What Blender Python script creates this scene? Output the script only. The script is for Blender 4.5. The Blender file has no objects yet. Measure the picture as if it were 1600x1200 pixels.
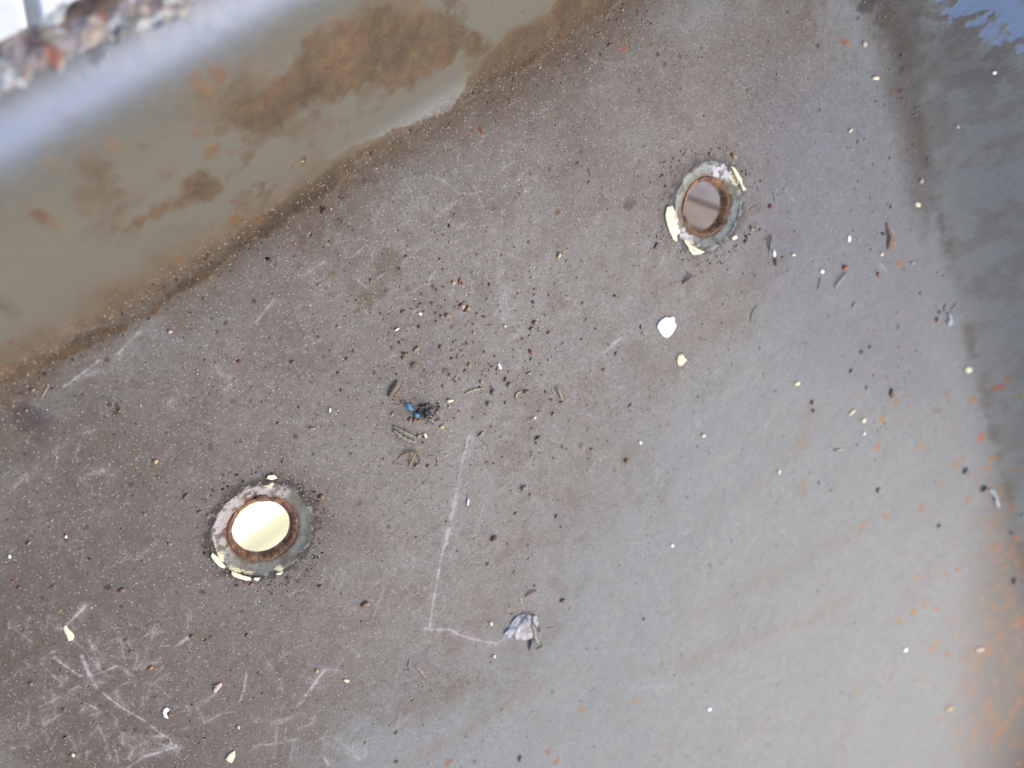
import bpy, bmesh, math, random
import numpy as np
from mathutils import Vector, Matrix

# ------------------------------------------------------------------ camera, world, sun, exposure
C = bpy.context.scene.collection
sc = bpy.context.scene
H = 0.40                                   # camera height above the pan floor (m)
FPX = 1300.0                               # focal length in photo pixels (1600 wide)
CAM = np.array([-0.10956, 0.20532, H])
RM = np.array([[0.78128946, 0.57752578, -0.23675041],      # rows: world x, y, z in camera axes
               [-0.44188774, 0.77967361, 0.44367136],
               [0.44081969, -0.24201866, 0.86435234]])
cd = bpy.data.cameras.new('camera')
cam = bpy.data.objects.new('camera', cd); C.objects.link(cam)
m4 = Matrix([list(RM[i]) + [CAM[i]] for i in range(3)] + [[0, 0, 0, 1]])
cam.matrix_world = m4
cd.sensor_width = 36.0; cd.lens = FPX / 1600 * 36.0
cd.clip_start = 0.01; cd.clip_end = 200
cd.dof.use_dof = True; cd.dof.focus_distance = 0.425; cd.dof.aperture_fstop = 5.6
sc.camera = cam

SUN_EL, SUN_AZ = math.radians(36), math.radians(-68)        # azimuth measured from +x towards +y
w = bpy.data.worlds.new('World'); sc.world = w; w.use_nodes = True
nt = w.node_tree; bg = nt.nodes['Background']
sky = nt.nodes.new('ShaderNodeTexSky'); sky.sky_type = 'NISHITA'; sky.sun_disc = False
sky.sun_elevation = SUN_EL; sky.sun_rotation = math.pi / 2 - SUN_AZ
sky.air_density = .95; sky.dust_density = 4.5; sky.ozone_density = 1.0
nt.links.new(sky.outputs[0], bg.inputs[0]); bg.inputs[1].default_value = 0.15
sl = bpy.data.lights.new('sun', 'SUN'); sl.energy = 1.0; sl.angle = math.radians(95); sl.color = (1.0, 0.96, 0.92)
so = bpy.data.objects.new('sun', sl); C.objects.link(so)
sd = Vector((math.cos(SUN_EL) * math.cos(SUN_AZ), math.cos(SUN_EL) * math.sin(SUN_AZ), math.sin(SUN_EL)))
so.rotation_euler = sd.to_track_quat('Z', 'Y').to_euler(); so.location = sd * 5
sc.view_settings.view_transform = 'Standard'; sc.view_settings.look = 'None'
sc.view_settings.exposure = 1.19; sc.view_settings.gamma = 1.0
sc.cycles.max_bounces = 6

# ------------------------------------------------------------------ helpers
rng = np.random.default_rng(7)
R = random.Random(5)
KALB = 0.36                                # picture tone -> base colour


def lin(c):
    c = np.asarray(c, float) / 255.0
    return np.where(c <= 0.04045, c / 12.92, ((c + 0.055) / 1.055) ** 2.4)


def alb(*c):
    return np.clip(lin(c) * KALB, 0, .85)


def tag(o, label=None, cat=None, group=None, kind=None):
    if label: o['label'] = label
    if cat: o['category'] = cat
    if group: o['group'] = group
    if kind: o['kind'] = kind
    return o


def sstep(a, b, x):
    t = np.clip((x - a) / (b - a), 0, 1)
    return t * t * (3 - 2 * t)


_lat = {}


def vn(x, y, scale, seed):
    """value noise, `scale` = cells per metre, result 0..1"""
    if seed not in _lat:
        _lat[seed] = np.random.default_rng(seed).random((256, 256))
    L = _lat[seed]
    X = x * scale + 61.3 + seed * 3.7; Y = y * scale + 17.9 + seed * 5.1
    xi = np.floor(X).astype(int); yi = np.floor(Y).astype(int)
    fx = X - xi; fy = Y - yi
    fx = fx * fx * (3 - 2 * fx); fy = fy * fy * (3 - 2 * fy)
    a = L[xi & 255, yi & 255]; b = L[(xi + 1) & 255, yi & 255]
    c = L[xi & 255, (yi + 1) & 255]; d = L[(xi + 1) & 255, (yi + 1) & 255]
    return (a * (1 - fx) + b * fx) * (1 - fy) + (c * (1 - fx) + d * fx) * fy


def fbm(x, y, scale, seed, octv=4, gain=.5):
    s = 0; a = 1; t = 0
    for k in range(octv):
        s = s + a * vn(x, y, scale * 2 ** k, seed * 11 + k); t += a; a *= gain
    return s / t


# ------------------------------------------------------------------ the pan's shape
X0, X1, Y0, Y1 = -0.315, 0.320, -0.750, 0.147   # floor rectangle
CXY = ((X0 + X1) / 2, (Y0 + Y1) / 2); HXY = ((X1 - X0) / 2, (Y1 - Y0) / 2); CR = 0.035
DMAX = 0.0955


def dist(x, y):
    qx = np.abs(x - CXY[0]) - HXY[0] + CR; qy = np.abs(y - CXY[1]) - HXY[1] + CR
    d = np.hypot(np.maximum(qx, 0), np.maximum(qy, 0)) + np.minimum(np.maximum(qx, qy), 0) - CR
    return d, qx, qy


_td = np.linspace(-.08, .14, 1101)
_tp = np.interp(_td, [-1, 0, .068, .081, .2], [0, 0, .0925, .1, .1])


def _smooth(sig):
    k = np.arange(-200, 201) * (_td[1] - _td[0]); g = np.exp(-k * k / 2 / sig / sig); g /= g.sum()
    p = np.pad(_tp, 200, mode='edge')
    return np.convolve(p, g, 'valid')


_ta = _smooth(.0042)
_tp = np.interp(_td, [-1, 0, .094, .2], [0, 0, .0965, .0975])
_tb = _smooth(.021)


def zsurf(x, y):
    d, qx, qy = dist(x, y)
    wgt = sstep(-.01, .03, qx - qy)
    return np.interp(d, _td, _ta) * (1 - wgt) + np.interp(d, _td, _tb) * wgt


HOLES = [(-0.1508, 0.0172), (0.1583, 0.0176)]
RC = 0.0252                                    # outer radius of a drain collar


def relief(x, y):
    d = dist(x, y)[0]; side = sstep(-.004, .010, d)
    k = 1.0
    for a, b in HOLES: k = k * sstep(RC, RC + .03, np.hypot(x - a, y - b))
    return ((fbm(x, y, 9, 5, 3) - .5) * .0022 + (fbm(x, y, 22, 1, 5) - .5) * (.0006 + .0008 * side)) * k


def ztop(x, y):
    return zsurf(x, y) + relief(x, y)


def hit(px, py, lift=0.0):
    """point of the pan surface seen at a place of the photograph"""
    dc = np.array([px - 800, 600 - py, -FPX]); d = RM @ dc; d /= np.linalg.norm(d)
    t0, t1 = .15, None
    ts = np.linspace(.15, 1.4, 260)
    P = CAM[None] + ts[:, None] * d[None]
    s = P[:, 2] - zsurf(P[:, 0], P[:, 1]) - lift
    i = int(np.argmax(s < 0)); a, b = ts[i - 1] - .004, ts[i] + .004
    for _ in range(14):
        m = (a + b) / 2; q = CAM + m * d
        if q[2] - float(ztop(q[0], q[1])) - lift < 0: b = m
        else: a = m
    return CAM + a * d


def hits(pts):
    return np.array([hit(*p) for p in pts])


def polysd(x, y, poly):
    """signed distance to a polygon given in metres, positive inside"""
    n = len(poly); dmin = np.full(x.shape, 1e9); ins = np.zeros(x.shape, bool)
    for i in range(n):
        ax, ay = poly[i]; bx, by = poly[(i + 1) % n]
        ex, ey = bx - ax, by - ay; l2 = ex * ex + ey * ey + 1e-18
        t = np.clip(((x - ax) * ex + (y - ay) * ey) / l2, 0, 1)
        dmin = np.minimum(dmin, np.hypot(x - ax - t * ex, y - ay - t * ey))
        c = ((ay > y) != (by > y)); yy = by - ay if by != ay else 1e-12
        ins ^= c & (x < (bx - ax) * (y - ay) / yy + ax)
    return np.where(ins, dmin, -dmin)


# ------------------------------------------------------------------ materials
def new_mat(name):
    m = bpy.data.materials.new(name); m.use_nodes = True
    return m, m.node_tree, m.node_tree.nodes['Principled BSDF']


def node(t, kind, **kw):
    n = t.nodes.new(kind)
    for k, v in kw.items():
        if k.startswith('i_'):
            n.inputs[k[2:].replace('_', ' ')].default_value = v
        else:
            setattr(n, k, v)
    return n


def ramp(t, a, b, ca=(0, 0, 0, 1), cb=(1, 1, 1, 1)):
    r = t.nodes.new('ShaderNodeValToRGB'); e = r.color_ramp.elements
    e[0].position = a; e[0].color = ca; e[1].position = b; e[1].color = cb
    return r


def mathn(t, op, a, b=None):
    n = t.nodes.new('ShaderNodeMath'); n.operation = op
    for i, v in enumerate((a, b)):
        if v is None: continue
        if isinstance(v, (int, float)): n.inputs[i].default_value = v
        else: t.links.new(v, n.inputs[i])
    return n.outputs[0]


def mixc(t, fac, a, b, blend='MIX'):
    n = t.nodes.new('ShaderNodeMix'); n.data_type = 'RGBA'; n.blend_type = blend
    if isinstance(fac, (int, float)): n.inputs[0].default_value = fac
    else: t.links.new(fac, n.inputs[0])
    for i, v in ((6, a), (7, b)):
        if isinstance(v, (tuple, list)): n.inputs[i].default_value = v
        else: t.links.new(v, n.inputs[i])
    return n.outputs[2]


def c4(*c):
    a = alb(*c); return (float(a[0]), float(a[1]), float(a[2]), 1)


def pan_material():
    m, t, p = new_mat('weathered_painted_steel')
    L = t.links.new
    tc = t.nodes.new('ShaderNodeTexCoord'); O = tc.outputs['Object']
    at = node(t, 'ShaderNodeAttribute', attribute_name='tone')
    ax = node(t, 'ShaderNodeAttribute', attribute_name='extra')      # r rough, g grit, b fine grain
    sx = t.nodes.new('ShaderNodeSeparateColor'); L(ax.outputs['Color'], sx.inputs[0])
    n1 = node(t, 'ShaderNodeTexNoise', i_Scale=900.0, i_Detail=3.0, i_Roughness=.7); L(O, n1.inputs['Vector'])
    r1 = ramp(t, .28, .72, (.70, .70, .70, 1), (1.33, 1.33, 1.33, 1)); L(n1.outputs[0], r1.inputs[0])
    base = mixc(t, sx.outputs[2], at.outputs['Color'], mixc(t, 1.0, at.outputs['Color'], r1.outputs[0], 'MULTIPLY'))
    n2 = node(t, 'ShaderNodeTexNoise', i_Scale=260.0, i_Detail=4.0, i_Roughness=.6); L(O, n2.inputs['Vector'])
    r2 = ramp(t, .3, .7, (.87, .845, .83, 1), (1.12, 1.125, 1.13, 1)); L(n2.outputs[0], r2.inputs[0])
    base = mixc(t, sx.outputs[2], base, mixc(t, 1.0, base, r2.outputs[0], 'MULTIPLY'))

    def specks(scale, rad, keep, colour, fac):
        v = node(t, 'ShaderNodeTexVoronoi', i_Scale=scale); L(O, v.inputs['Vector'])
        s = t.nodes.new('ShaderNodeSeparateColor'); L(v.outputs['Color'], s.inputs[0])
        size = mathn(t, 'MULTIPLY', s.outputs[1], rad)
        a = mathn(t, 'LESS_THAN', v.outputs['Distance'], size)
        b = mathn(t, 'GREATER_THAN', s.outputs[0], 1 - keep)
        k = mathn(t, 'MULTIPLY', mathn(t, 'MULTIPLY', a, b), mathn(t, 'MULTIPLY', sx.outputs[1], fac))
        return mixc(t, k, base, colour)
    base = specks(460, .28, .34, c4(76, 66, 62), .7)
    base = specks(700, .30, .25, c4(112, 72, 48), .6)
    base = specks(760, .26, .18, (.38, .35, .32, 1), .6)  # pale specks: light grains, with glints put into the colour
    base = specks(1000, .34, .35, (.36, .34, .33, 1), .8)
    base = specks(380, .11, .09, (.55, .52, .47, 1), .9)
    L(base, p.inputs['Base Color'])
    nr = mathn(t, 'ADD', sx.outputs[0], mathn(t, 'MULTIPLY', mathn(t, 'SUBTRACT', n2.outputs[0], .5), .35))
    L(nr, p.inputs['Roughness']); p.inputs['Specular IOR Level'].default_value = .36
    bp = t.nodes.new('ShaderNodeBump'); bp.inputs['Strength'].default_value = .55; bp.inputs['Distance'].default_value = .00025
    L(mathn(t, 'MULTIPLY', n1.outputs[0], sx.outputs[2]), bp.inputs['Height']); L(bp.outputs[0], p.inputs['Normal'])
    return m


def plain(name, col, rough=.8, var=.25, scale=900.0, bump=.3, raw=False, trans=0):
    m, t, p = new_mat(name); L = t.links.new
    tc = t.nodes.new('ShaderNodeTexCoord')
    n = node(t, 'ShaderNodeTexNoise', i_Scale=scale, i_Detail=4.0, i_Roughness=.65); L(tc.outputs['Object'], n.inputs['Vector'])
    c = (np.array(col, float) if raw else alb(*col))
    lo = tuple(np.clip(c * (1 - var), 0, 1)) + (1,); hi = tuple(np.clip(c * (1 + var), 0, .9)) + (1,)
    r = ramp(t, .3, .7, lo, hi); L(n.outputs[0], r.inputs[0]); L(r.outputs[0], p.inputs['Base Color'])
    p.inputs['Roughness'].default_value = rough
    b = t.nodes.new('ShaderNodeBump'); b.inputs['Strength'].default_value = bump; b.inputs['Distance'].default_value = .0003
    L(n.outputs[0], b.inputs['Height']); L(b.outputs[0], p.inputs['Normal'])
    return m


def attr_mat(name, rough=.85, var=.15, scale=1500.0):
    m, t, p = new_mat(name); L = t.links.new
    tc = t.nodes.new('ShaderNodeTexCoord')
    at = node(t, 'ShaderNodeAttribute', attribute_name='tone')
    n = node(t, 'ShaderNodeTexNoise', i_Scale=scale, i_Detail=3.0, i_Roughness=.7); L(tc.outputs['Object'], n.inputs['Vector'])
    r = ramp(t, .3, .7, (1 - var,) * 3 + (1,), (1 + var,) * 3 + (1,)); L(n.outputs[0], r.inputs[0])
    L(mixc(t, 1.0, at.outputs['Color'], r.outputs[0], 'MULTIPLY'), p.inputs['Base Color'])
    p.inputs['Roughness'].default_value = rough
    b = t.nodes.new('ShaderNodeBump'); b.inputs['Strength'].default_value = .4; b.inputs['Distance'].default_value = .0003
    L(n.outputs[0], b.inputs['Height']); L(b.outputs[0], p.inputs['Normal'])
    return m


PAN = pan_material()
CRUST = attr_mat('corroded_steel')


def mesh_np(name, V, F, mat, cols=None, extra=None, smooth=True, parent=None, origin=None):
    """V (n,3), F list/array of equal-length faces"""
    V = np.asarray(V, np.float32); F = np.asarray(F, np.int32)
    if origin is not None: V = V - np.asarray(origin, np.float32)
    me = bpy.data.meshes.new(name)
    me.vertices.add(len(V)); me.vertices.foreach_set('co', V.ravel())
    k = F.shape[1]
    me.loops.add(F.size); me.loops.foreach_set('vertex_index', F.ravel())
    me.polygons.add(len(F))
    me.polygons.foreach_set('loop_start', np.arange(len(F), dtype=np.int32) * k)
    me.update(calc_edges=True)
    if smooth: me.polygons.foreach_set('use_smooth', np.ones(len(F), bool))
    for nm, a in (('tone', cols), ('extra', extra)):
        if a is not None:
            at = me.attributes.new(nm, 'FLOAT_COLOR', 'POINT')
            b = np.ones((len(V), 4), np.float32); b[:, :3] = a; at.data.foreach_set('color', b.ravel())
    me.materials.append(mat); me.validate()
    o = bpy.data.objects.new(name, me); C.objects.link(o)
    if parent is not None: o.parent = parent
    if origin is not None: o.location = [float(v) for v in origin]
    return o


# ------------------------------------------------------------------ stains and wear of the pan (real places, in metres)


def P2(pts):
    return hits(pts)[:, :2]


RUST_BIG = P2([(345, 175), (400, 140), (455, 110), (470, 60), (540, 25), (590, 12), (700, 14), (745, 48), (772, 80), (745, 92), (720, 78),
               (700, 105), (660, 120), (640, 140), (612, 142), (590, 130), (560, 142), (520, 155), (480, 160), (455, 180), (430, 205), (375, 210), (350, 195)])
RUST_STREAK = P2([(285, 278), (325, 262), (347, 292), (325, 312), (275, 325), (230, 345), (200, 362), (186, 362), (235, 330), (280, 305)])
FOOT = P2([(-40, 625), (-40, 582), (45, 560), (85, 545), (130, 515), (210, 497), (245, 470), (290, 430), (352, 395), (370, 358), (425, 322), (455, 300),
           (500, 268), (555, 238), (600, 214), (662, 190), (700, 182), (728, 150), (745, 110), (765, 82), (800, 50), (860, 22), (890, -30), (990, -30), (960, 10),
           (820, 105), (640, 200), (540, 280), (430, 360), (330, 425), (220, 500), (90, 570)])
FILM = P2([(140, 300), (150, 235), (300, 120), (420, 60), (520, 0), (640, -20), (720, -20), (740, 60), (640, 140), (520, 170), (430, 215), (400, 260), (340, 330), (240, 350), (150, 340)])
GREY_HOLE = P2([(555, 250), (572, 238), (582, 250), (572, 264), (556, 262)])
PATCH = P2([(520, 205), (560, 190), (600, 165), (625, 140), (640, 148), (660, 130), (690, 118), (712, 92), (735, 115), (725, 140), (705, 170), (670, 188), (630, 200), (560, 225), (500, 255)])
BLUE = P2([(1470, -20), (1640, -20), (1640, 68), (1600, 74), (1572, 66), (1560, 50), (1525, 40), (1500, 20), (1480, 12)])
SILT = P2([(-60, 660), (300, 440), (700, 170), (960, -10), (1270, -10), (1290, 150), (1210, 330), (1180, 470), (1130, 560), (1050, 650), (965, 760), (905, 850),
           (860, 930), (790, 1010), (710, 1070), (600, 1120), (500, 1180), (440, 1290), (-60, 1290)])
LAV = P2([(1180, 130), (1390, 120), (1440, 400), (1470, 620), (1330, 620), (1230, 560), (1180, 400)])
FOLDD = P2([(1340, -30), (1440, -30), (1430, 120), (1450, 260), (1440, 380), (1400, 250), (1375, 90)])
STREAK = [([(1080, 960), (1200, 900), (1340, 830)], 16), ([(1060, 1040), (1170, 1000), (1280, 960), (1330, 930)], 15), ([(640, 1190), (760, 1120), (880, 1050)], 10),
          ([(1180, 760), (1250, 700), (1260, 640)], 14)]

# (points, width px, strength) pale scrapes, as they lie on the floor
SCR = [
    ([(733, 680), (722, 722), (712, 770), (702, 815), (694, 855)], 6, .55), ([(736, 682), (728, 760), (712, 850), (700, 880)], 3, .35),
    ([(719, 752), (708, 800), (698, 850)], 5, .6), ([(694, 850), (685, 895), (677, 940), (671, 980)], 6, .75),
    ([(663, 982), (690, 984), (700, 982), (718, 992), (745, 1000), (777, 1006), (795, 990)], 6, .8), ([(676, 962), (705, 966)], 4, .4),
    ([(738, 685), (752, 720), (768, 752), (752, 800), (744, 828)], 2.5, .4), ([(625, 855), (640, 868), (650, 880)], 2.5, .4),
    ([(97, 982), (115, 965), (133, 947)], 7, .8), ([(85, 983), (100, 978)], 4, .5), ([(84, 1027), (105, 1043), (128, 1058)], 4.5, .7),
    ([(140, 1057), (160, 1050), (183, 1040)], 4, .6), ([(128, 1025), (135, 1045), (143, 1060), (150, 1074)], 7, .6), ([(140, 1000), (147, 1020), (156, 1045)], 7, .45),
    ([(160, 1082), (185, 1102), (220, 1123), (226, 1126)], 3.5, .6), ([(237, 1135), (250, 1145), (266, 1156), (268, 1164)], 4, .65), ([(60, 1105), (80, 1096), (94, 1088)], 5, .5),
    ([(70, 1110), (90, 1102)], 5, .45), ([(25, 984), (48, 1002)], 4, .5), ([(36, 1047), (48, 1038)], 3, .5), ([(70, 1045), (95, 1065), (98, 1075)], 3.5, .4),
    ([(106, 1080), (122, 1072)], 3.5, .5), ([(132, 1098), (152, 1108)], 3.5, .6), ([(147, 1126), (162, 1150), (172, 1185)], 7, .35), ([(190, 1160), (210, 1170), (200, 1185)], 8, .5),
    ([(200, 1200), (225, 1182), (260, 1172), (275, 1165)], 7, .55), ([(228, 1150), (262, 1150)], 7, .45), ([(120, 1180), (150, 1170)], 4, .5), ([(178, 1162), (185, 1190)], 5, .45),
    ([(305, 1100), (320, 1130)], 6, .35), ([(322, 1128), (345, 1115), (366, 1112)], 6, .5), ([(278, 1007), (292, 997)], 8, .65), ([(375, 1095), (381, 1078), (385, 1055)], 5, .6),
    ([(320, 1095), (338, 1082)], 7, .45), ([(400, 1125), (440, 1128), (470, 1112)], 14, .3), ([(395, 1165), (430, 1162), (462, 1156)], 7, .45), ([(465, 1138), (490, 1130)], 5, .45),
    ([(432, 1135), (430, 1185)], 2.5, .45), ([(447, 1132), (443, 1180)], 2.5, .45), ([(458, 1090), (468, 1065), (477, 1050)], 3, .4), ([(470, 1098), (488, 1072), (508, 1045)], 8, .6),
    ([(508, 1045), (540, 1050)], 5, .35), ([(478, 1162), (515, 1150), (540, 1165), (565, 1190)], 8, .35), ([(507, 1184), (513, 1195)], 5, .6),
    ([(530, 980), (550, 955), (556, 950)], 4, .4), ([(580, 975), (592, 940), (602, 910)], 4, .4), ([(575, 975), (600, 962)], 3, .4), ([(545, 1010), (560, 1025)], 12, .3),
    ([(464, 900), (476, 888)], 2.5, .3), ([(944, 551), (960, 536), (970, 528)], 6, .7), ([(985, 520), (1008, 508)], 5, .35), ([(982, 464), (1035, 470)], 3, .4),
    ([(1033, 412), (1039, 392)], 2.5, .5), ([(665, 272), (690, 280), (718, 303), (745, 302)], 5, .45), ([(700, 324), (722, 310)], 3, .4), ([(770, 310), (785, 325), (783, 372)], 3, .5),
    ([(775, 380), (780, 440), (787, 500)], 10, .3), ([(783, 380), (788, 450), (795, 500)], 3, .45), ([(630, 392), (700, 380), (780, 358)], 5, .3), ([(510, 382), (560, 372), (640, 348)], 5, .25),
    ([(550, 402), (572, 382)], 3, .55), ([(551, 430), (570, 448)], 3, .5), ([(513, 448), (528, 442)], 3, .4), ([(641, 458), (668, 440), (684, 418)], 4.5, .5), ([(680, 400), (697, 418)], 3, .4),
    ([(590, 434), (600, 428)], 6, .6), ([(470, 432), (505, 410)], 4, .35), ([(400, 503), (412, 488), (427, 470)], 5, .5), ([(490, 536), (505, 528)], 5, .5), ([(420, 560), (480, 540)], 4, .25),
    ([(700, 460), (710, 468)], 3, .4), ([(610, 370), (605, 384)], 3, .35), ([(462, 375), (520, 374)], 4, .25), ([(730, 430), (745, 470)], 3, .25),
    ([(100, 604), (130, 582), (155, 563)], 5, .55), ([(185, 552), (207, 528), (220, 518)], 4, .55), ([(130, 588), (155, 580)], 4, .4), ([(320, 542), (345, 588)], 3, .4), ([(345, 585), (360, 590)], 9, .5),
    ([(63, 725), (75, 712)], 4, .45), ([(22, 762), (36, 747)], 4, .5), ([(68, 757), (77, 747)], 4, .45), ([(90, 703), (105, 694)], 3, .4), ([(118, 715), (122, 700)], 3, .4),
    ([(135, 742), (162, 735)], 9, .45), ([(130, 755), (145, 765)], 5, .35), ([(275, 648), (290, 638)], 3, .4), ([(262, 632), (270, 622)], 8, .35), ([(130, 682), (148, 670)], 7, .3),
    ([(125, 890), (135, 825)], 2, .35), ([(187, 880), (198, 870)], 4, .4), ([(222, 865), (233, 857)], 3, .4), ([(240, 850), (246, 845)], 3, .3), ([(355, 608), (362, 600)], 8, .3),
    ([(846, 118 + 55), (870, 165)], 5, .3), ([(812, 282), (822, 300)], 4, .5), ([(808, 283), (825, 262)], 4, .3), ([(862, 288), (866, 292)], 4, .3), ([(1150, 128), (1160, 105)], 2.5, .3),
    ([(1262, 93), (1266, 112)], 7, .35), ([(1196, 668), (1207, 645)], 5, .45), ([(1080, 690), (1085, 670), (1092, 662)], 11, .3), ([(1375, 412), (1386, 424)], 4, .6),
    ([(1390, 218), (1400, 208)], 5, .4), ([(960, 604), (978, 606)], 8, .3), ([(935, 965), (975, 960)], 5, .35), ([(985, 1075), (1080, 1070)], 14, .2), ([(1152, 1088), (1180, 1070)], 6, .25),
    ([(985, 850), (1040, 840)], 4, .2), ([(1155, 1170), (1190, 1140)], 10, .15), ([(1045, 950), (1040, 1020)], 3, .2),
]
SCR = [(P2(p), wd * .00033, s, (p[0][0] * .01)) for p, wd, s in SCR]


# short random scuffs in the worn places
def scuffs(n, box, ang, spread, ln, seed):
    r = random.Random(seed); out = []
    for _ in range(n):
        px, py = r.uniform(box[0], box[2]), r.uniform(box[1], box[3]); a = math.radians(r.gauss(ang, spread)); l = r.uniform(.3, 1) * ln
        a2 = a + r.uniform(-.3, .3)
        q = [(px, py), (px + l * .5 * math.cos(a), py - l * .5 * math.sin(a)), (px + l * .5 * (math.cos(a) + math.cos(a2)), py - l * .5 * (math.sin(a) + math.sin(a2)))]
        if P2(q)[:, 1].max() > Y1 - .012: continue
        out.append((P2(q), r.uniform(1.6, 4.5) * .00033, r.uniform(.2, .6) * (.45 if seed in (2, 3, 5) else .75), r.random() * 9))
    return out


SCR += scuffs(130, (0, 940, 300, 1190), 30, 70, 30, 1) + scuffs(60, (60, 980, 240, 1190), 70, 60, 40, 8) + scuffs(70, (400, 300, 790, 560), 22, 25, 60, 2) + scuffs(30, (0, 640, 330, 900), 40, 40, 30, 3)
SCR += scuffs(40, (380, 900, 680, 1190), 50, 40, 40, 4) + scuffs(30, (560, 240, 850, 420), 20, 40, 50, 5) + scuffs(36, (900, 250, 1380, 900), 60, 60, 40, 6)

# spots: px, py, radius px, colour, strength
SP = [(751, 200, 6, (150, 62, 40), .95), (985, 320, 13, (118, 105, 98), .75), (370, 541, 14, (170, 164, 158), .7), (118, 185, 9, (122, 88, 70), .9), (60, 344, 9, (112, 84, 66), .8),
      (82, 354, 6, (125, 100, 80), .6), (18, 535, 4, (110, 84, 62), .8), (182, 456, 6, (110, 84, 60), .85), (275, 410, 9, (125, 96, 68), .7), (302, 408, 4, (118, 92, 66), .8),
      (340, 113, 10, (130, 98, 76), .8), (352, 50, 11, (140, 118, 104), .7), (303, 135, 8, (134, 100, 76), .85), (320, 145, 8, (134, 100, 76), .8), (83, 228, 7, (130, 108, 88), .7), (85, 258, 7, (132, 112, 92), .6),
      (180, 225, 10, (140, 118, 96), .6), (308, 210, 7, (128, 100, 80), .8), (332, 235, 9, (124, 94, 68), .8), (358, 238, 5, (124, 98, 76), .7), (190, 342, 6, (130, 104, 82), .7), (365, 314, 5, (118, 92, 68), .8),
      (368, 347, 12, (120, 88, 52), .9), (472, 252, 6, (90, 68, 50), .9), (488, 225, 3, (110, 80, 60), .9), (400, 345, 9, (122, 92, 62), .8), (100, 540, 8, (118, 88, 58), .7),
      (40, 655, 20, (92, 82, 84), .6), (60, 668, 22, (96, 84, 88), .5), (186, 640, 8, (88, 66, 50), .7), (590, 450, 20, (128, 108, 86), .3), (575, 475, 16, (128, 102, 74), .35), (560, 485, 9, (122, 92, 62), .35),
      (610, 415, 24, (125, 108, 92), .5), (1253, 700, 22, (165, 155, 142), .5), (1255, 760, 22, (160, 146, 132), .5), (1465, 640, 11, (150, 128, 108), .6), (1368, 575, 6, (205, 120, 70), .6),
      (1372, 698, 7, (215, 130, 90), .8), (1431, 727, 6, (210, 140, 90), .8), (1470, 757, 8, (205, 140, 90), .7), (1544, 732, 8, (205, 138, 90), .8), (1527, 732, 5, (205, 150, 100), .8),
      (1420, 637, 5, (225, 130, 70), .9), (1339, 617, 5, (200, 140, 110), .7), (1424, 662, 5, (190, 130, 105), .7), (1397, 791, 6, (190, 140, 110), .6), (1514, 780, 10, (190, 140, 110), .7),
      (1561, 856, 7, (225, 100, 70), .9), (1587, 842, 7, (225, 120, 80), .9), (1557, 877, 6, (215, 120, 90), .8), (1406, 412, 6, (220, 130, 70), .85), (1419, 655, 5, (190, 130, 110), .5),
      (1458, 1012, 11, (210, 150, 110), .8), (1465, 1003, 8, (210, 150, 110), .7), (1497, 994, 6, (210, 160, 110), .7), (1535, 935, 8, (205, 150, 110), .7), (1492, 937, 6, (200, 150, 120), .6),
      (1541, 984, 9, (195, 140, 115), .6), (1591, 978, 8, (215, 150, 120), .7), (1592, 1008, 9, (210, 140, 110), .7), (1555, 1066, 11, (205, 130, 105), .7), (1592, 1094, 9, (215, 140, 110), .7),
      (1468, 1122, 7, (215, 130, 100), .8), (1523, 1165, 9, (215, 150, 110), .8), (1592, 1192, 9, (220, 150, 110), .8), (1551, 1170, 9, (215, 145, 110), .8), (1290, 1020, 3, (130, 128, 128), .5),
      (909, 1107, 8, (200, 150, 95), .7), (992, 1098, 7, (205, 155, 95), .75), (1031, 1168, 7, (215, 150, 80), .8), (1152, 1160, 7, (200, 150, 110), .6), (1028, 1124, 5, (200, 160, 120), .5),
      (1096, 1072, 5, (200, 160, 110), .5), (1036, 1038, 6, (150, 125, 110), .7), (868, 1190, 9, (185, 110, 80), .8), (857, 1175, 6, (180, 115, 85), .7), (700, 1188, 8, (175, 125, 95), .7),
      (1418, 923, 5, (205, 130, 80), .9), (1275, 905, 12, (178, 160, 148), .35), (975, 76, 5, (210, 120, 70), .8), (1083, 60, 4, (170, 120, 95), .6), (1227, 62, 5, (170, 120, 100), .6),
      (1274, 45, 5, (170, 120, 100), .6), (1320, 66, 6, (190, 110, 70), .8), (1330, 72, 7, (200, 150, 90), .6), (1407, 142, 5, (115, 62, 58), .9), (1394, 142, 3, (140, 80, 70), .6), (1355, 137, 4, (200, 150, 110), .6),
      (1411, 107, 6, (80, 80, 76), .7), (1380, 32, 16, (105, 90, 78), .6), (1358, 5, 18, (70, 66, 64), .7), (1350, 245, 7, (190, 150, 140), .4), (1317, 310, 7, (165, 168, 158), .6)]
SP = [(P2([(a, b)])[0], r * .00033, c, s) for a, b, r, c, s in SP]
_r = random.Random(11)
for _ in range(330):      # orange rust blooms thickening towards the far end of the end wall
    bx, by = _r.uniform(1330, 1600), _r.uniform(560, 1200)
    if _r.random() > ((bx - 1280) / 320) ** 1.3 * (by - 300) / 900: continue
    SP.append((P2([(bx, by)])[0], _r.uniform(2, 8) * .0004, (_r.randint(196, 226), _r.randint(108, 146), _r.randint(44, 80)), _r.uniform(.4, .95)))
for _ in range(260):      # small brown and dark dirt spots on the floor
    bx, by = _r.uniform(0, 1400), _r.uniform(0, 1200)
    k = _r.random(); c = (105, 66, 48) if k < .4 else ((70, 62, 60) if k < .8 else (150, 108, 72))
    q = P2([(bx, by)])[0]
    if q[1] < Y1: SP.append((q, _r.uniform(1.5, 4.5) * .00033, c, _r.uniform(.3, .8)))


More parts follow.
